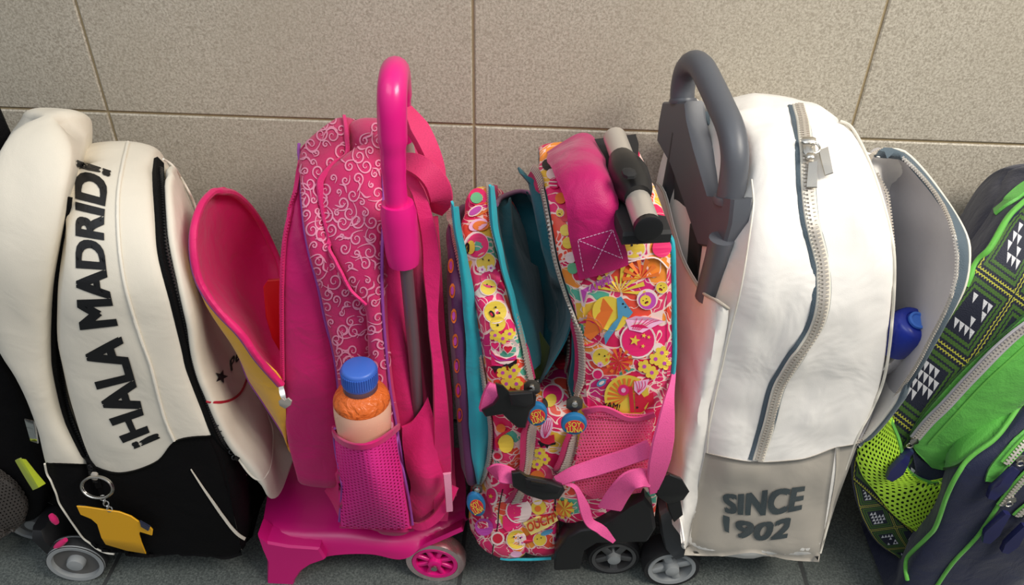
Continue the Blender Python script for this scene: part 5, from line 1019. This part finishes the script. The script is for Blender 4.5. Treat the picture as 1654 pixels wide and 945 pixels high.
# lime net pocket
NLm = [(1434, 664), (1400, 702), (1387, 730), (1392, 760), (1409, 784), (1443, 827), (1480, 856), (1490, 862)]; NRm = [(1440, 680), (1449, 711), (1459, 750), (1482, 772), (1512, 778), (1546, 764), (1528, 800), (1508, 856)]
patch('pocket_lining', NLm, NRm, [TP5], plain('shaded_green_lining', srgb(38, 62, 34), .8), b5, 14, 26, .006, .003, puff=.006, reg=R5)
netting('pocket_net', NLm, NRm, R5, LIME, b5, 13, 33, .003, .70)
band('pocket_hem', [(1434, 663), (1449, 711), (1460, 750), (1482, 770), (1512, 777), (1546, 762)], R5, [.003, .004, .005, .006, .006, .005], GREENP, b5, .003, .002)
# navy lower body with green piping
TV5 = off5((1760, 500), -.335, -.06, .02, .10, [(1462, 935), (1480, 900), (1510, 858), (1530, 800), (1549, 762), (1575, 738), (1616, 704), (1658, 648), (1700, 590)], [(1640, 960), (1720, 860), (1800, 760), (1850, 640), (1880, 560)], NAVY, 'lower_compartment', .012, 23, wr=.004); R5.append(TV5)
piping('green_piping', [(1466, 935), (1466, 905), (1478, 890), (1510, 856), (1530, 802), (1549, 764), (1572, 738), (1615, 704), (1660, 640)], R5, .0028, GREENP, b5, .002)
piping('green_piping', [(1512, 945), (1540, 905), (1580, 862), (1620, 800)], R5, .0024, GREENP, b5, .002)
# green front pocket
_, pg, ng = patch('green_pocket', [(1478, 726), (1469, 708), (1474, 690), (1500, 655), (1546, 603), (1585, 566), (1616, 540), (1665, 496)], [(1503, 752), (1530, 757), (1552, 752), (1572, 736), (1616, 702), (1656, 644), (1700, 590), (1740, 530)], R5, GREEN, b5, 22, 40, .004, .010, puff=.012, reg=R5)
patch('pocket_navy_base', [(1470, 712), (1476, 728), (1486, 744)], [(1480, 770), (1510, 776), (1548, 762)], [TP5], NAVY, b5, 8, 10, .003, .004)
zipper([(1478, 706), (1500, 680), (1526, 655), (1556, 622), (1582, 595), (1610, 566), (1638, 540), (1668, 516)], R5, b5, plain('silver_zip_tape', srgb(176, 172, 178), .6), DSTEEL, .013, .005, .002, 5, .0032)
band('pocket_stitch_fold', [(1500, 716), (1540, 672), (1590, 618), (1640, 572), (1670, 545)], R5, .003, GREENP, b5, .0006, .001)
# two more green pockets at the right border
NV2 = plain('navy_rubber_pull', srgb(34, 36, 80), .3)
patch('small_green_pocket', [(1590, 775), (1600, 750), (1640, 705), (1680, 672)], [(1600, 776), (1620, 758), (1660, 715), (1690, 690)], R5, GREEN, b5, 6, 16, .003, .005, puff=.004, reg=R5)
zipper([(1622, 748), (1640, 728), (1660, 708), (1680, 690)], R5, b5, GREENP, DSTEEL, .012, .005, .002)
zipper([(1614, 812), (1632, 790), (1652, 768), (1676, 745)], R5, b5, GREENP, DSTEEL, .012, .005, .003)
zipper([(1640, 830), (1652, 818), (1668, 804)], R5, b5, GREENP, DSTEEL, .012, .005, .003)
def puller(pts, wd, slider):
    p, n = castpath(pts, R5, .010, 4); mb = MB(); strap3(mb, p, n, np.interp(np.linspace(0, 1, len(p)), np.linspace(0, 1, len(wd)), wd), .005); o = mb.build('zip_puller', NV2, b5, label=None)
    q, nn = cast(*slider, R5, .008); mb = MB(); r_ = [q+np.array([math.cos(a), 0, math.sin(a)])*.004 for a in np.linspace(0, 6.28, 13)[:-1]]; mb.tube(r_, .001, 6, closed=True); mb.build('slider_ring', STEEL, o)
    q, nn = cast(slider[0]+5, slider[1]-5, R5, .005); mb = MB(); mb.rbox(q, np.array([.0045, 0, .002]), np.array([-.002, 0, .0045]), nn*.003); mb.build('slider', STEEL, o)
puller([(1468, 716), (1458, 724), (1448, 738), (1440, 752), (1432, 762)], [.006, .010, .017, .022, .010], (1472, 712))
puller([(1630, 748), (1616, 762), (1604, 778), (1594, 792)], [.008, .016, .020, .010], (1638, 742))
puller([(1618, 816), (1606, 832), (1598, 846), (1588, 862)], [.008, .014, .020, .010], (1624, 806))
puller([(1648, 836), (1636, 852), (1626, 866), (1614, 878)], [.008, .014, .020, .010], (1654, 828))
PUR = plain('purple_plastic', srgb(110, 40, 160), .3); c = PZ(1642, 925, .042); wheel(b5, None, 0, .046, .022, plain('clear_purple_tyre', srgb(90, 60, 110), .3, trans=.5), PUR, PUR, 'eight', 0, .8, c=c)
mb = MB(); mb.tube([c, c+(0, .2, 0)], .004, 8); mb.rbox(c+(.03, .12, .02), np.array([.04, 0, 0]), np.array([0, .08, 0]), np.array([0, 0, .012])); mb.build('chassis', BLK, b5)
# ================= bag 0: black bag cut by the left border =================
b0 = thing('black_backpack', 'black backpack with grey net pocket cut off by the left edge', 'backpack', (-.62, -.17, 0))
a0 = arch_to((-10, 150), -.30, -.06, .05, .12, .03, .012)
_, T0 = body('main_compartment', a0, [(-160, 900), (-220, 760), (-260, 500), (-240, 300), (-160, 200)], [(56, 880), (74, 800), (66, 730), (42, 660), (4, 590), (-60, 500), (-105, 380), (-105, 260), (-90, 170)], BLACK, b0, .012, .01, .006, seed=31, skew=-.3)
R0_ = [T0]
mb = MB(); st = cat([P(-40, 110, -.22), P(-28, 150, -.19), P(-6, 200, -.19), P(4, 232, -.19), P(-10, 280, -.19)], 20); strap3(mb, st, np.array([nrm(np.array([.5, -.7, .3]))]*20), .020, .005); mb.build('shoulder_strap', BLACK, b0)
NETG = plain('dark_grey_net', srgb(70, 64, 60), .6)
patch('net_pocket', [(-60, 750), (-70, 800), (-60, 860), (-30, 890)], [(0, 757), (28, 780), (44, 812), (34, 850)], R0_, cloth('taupe_lining', srgb(60, 55, 52), .8), b0, 12, 18, .01, .008, puff=.008, reg=R0_)
netting('pocket_net', [(-60, 750), (-70, 800), (-60, 860), (-30, 890)], [(0, 757), (28, 780), (44, 812), (34, 850)], R0_, NETG, b0, 18, 24, .002, .6)
LM = cloth('olive_lime_webbing', srgb(176, 190, 40), .6)
rows = [[P(24, 744, -.335), P(33, 741, -.34), P(42, 742, -.335)], [P(38, 768, -.338), P(48, 765, -.345), P(58, 762, -.338)], [P(53, 792, -.34), P(62, 788, -.348), P(74, 781, -.34)]]; sheet('lime_tab', rows, LM, b0, 8, 8, .003, label='lime webbing tab')
q = [P(40, 676, -.33), P(56, 680, -.33), P(60, 700, -.33), P(62, 716, -.33), P(50, 712, -.33)]; prism3('clear_clip', q, nrm(np.array([.2, -1, .3])), .004, CLEAR, b0, .001)
c = PZ(57, 838, .036); wheel(b0, None, 0, .036, .02, BLKM, LGREY, LGREY, 'disc', .1, .98, c=c)
mb = MB(); mb.rbox(np.array([c[0]-.02, -.2, .055]), np.array([.03, 0, 0]), np.array([0, .07, 0]), np.array([0, 0, .016])); mb.build('chassis', BLK, b0)
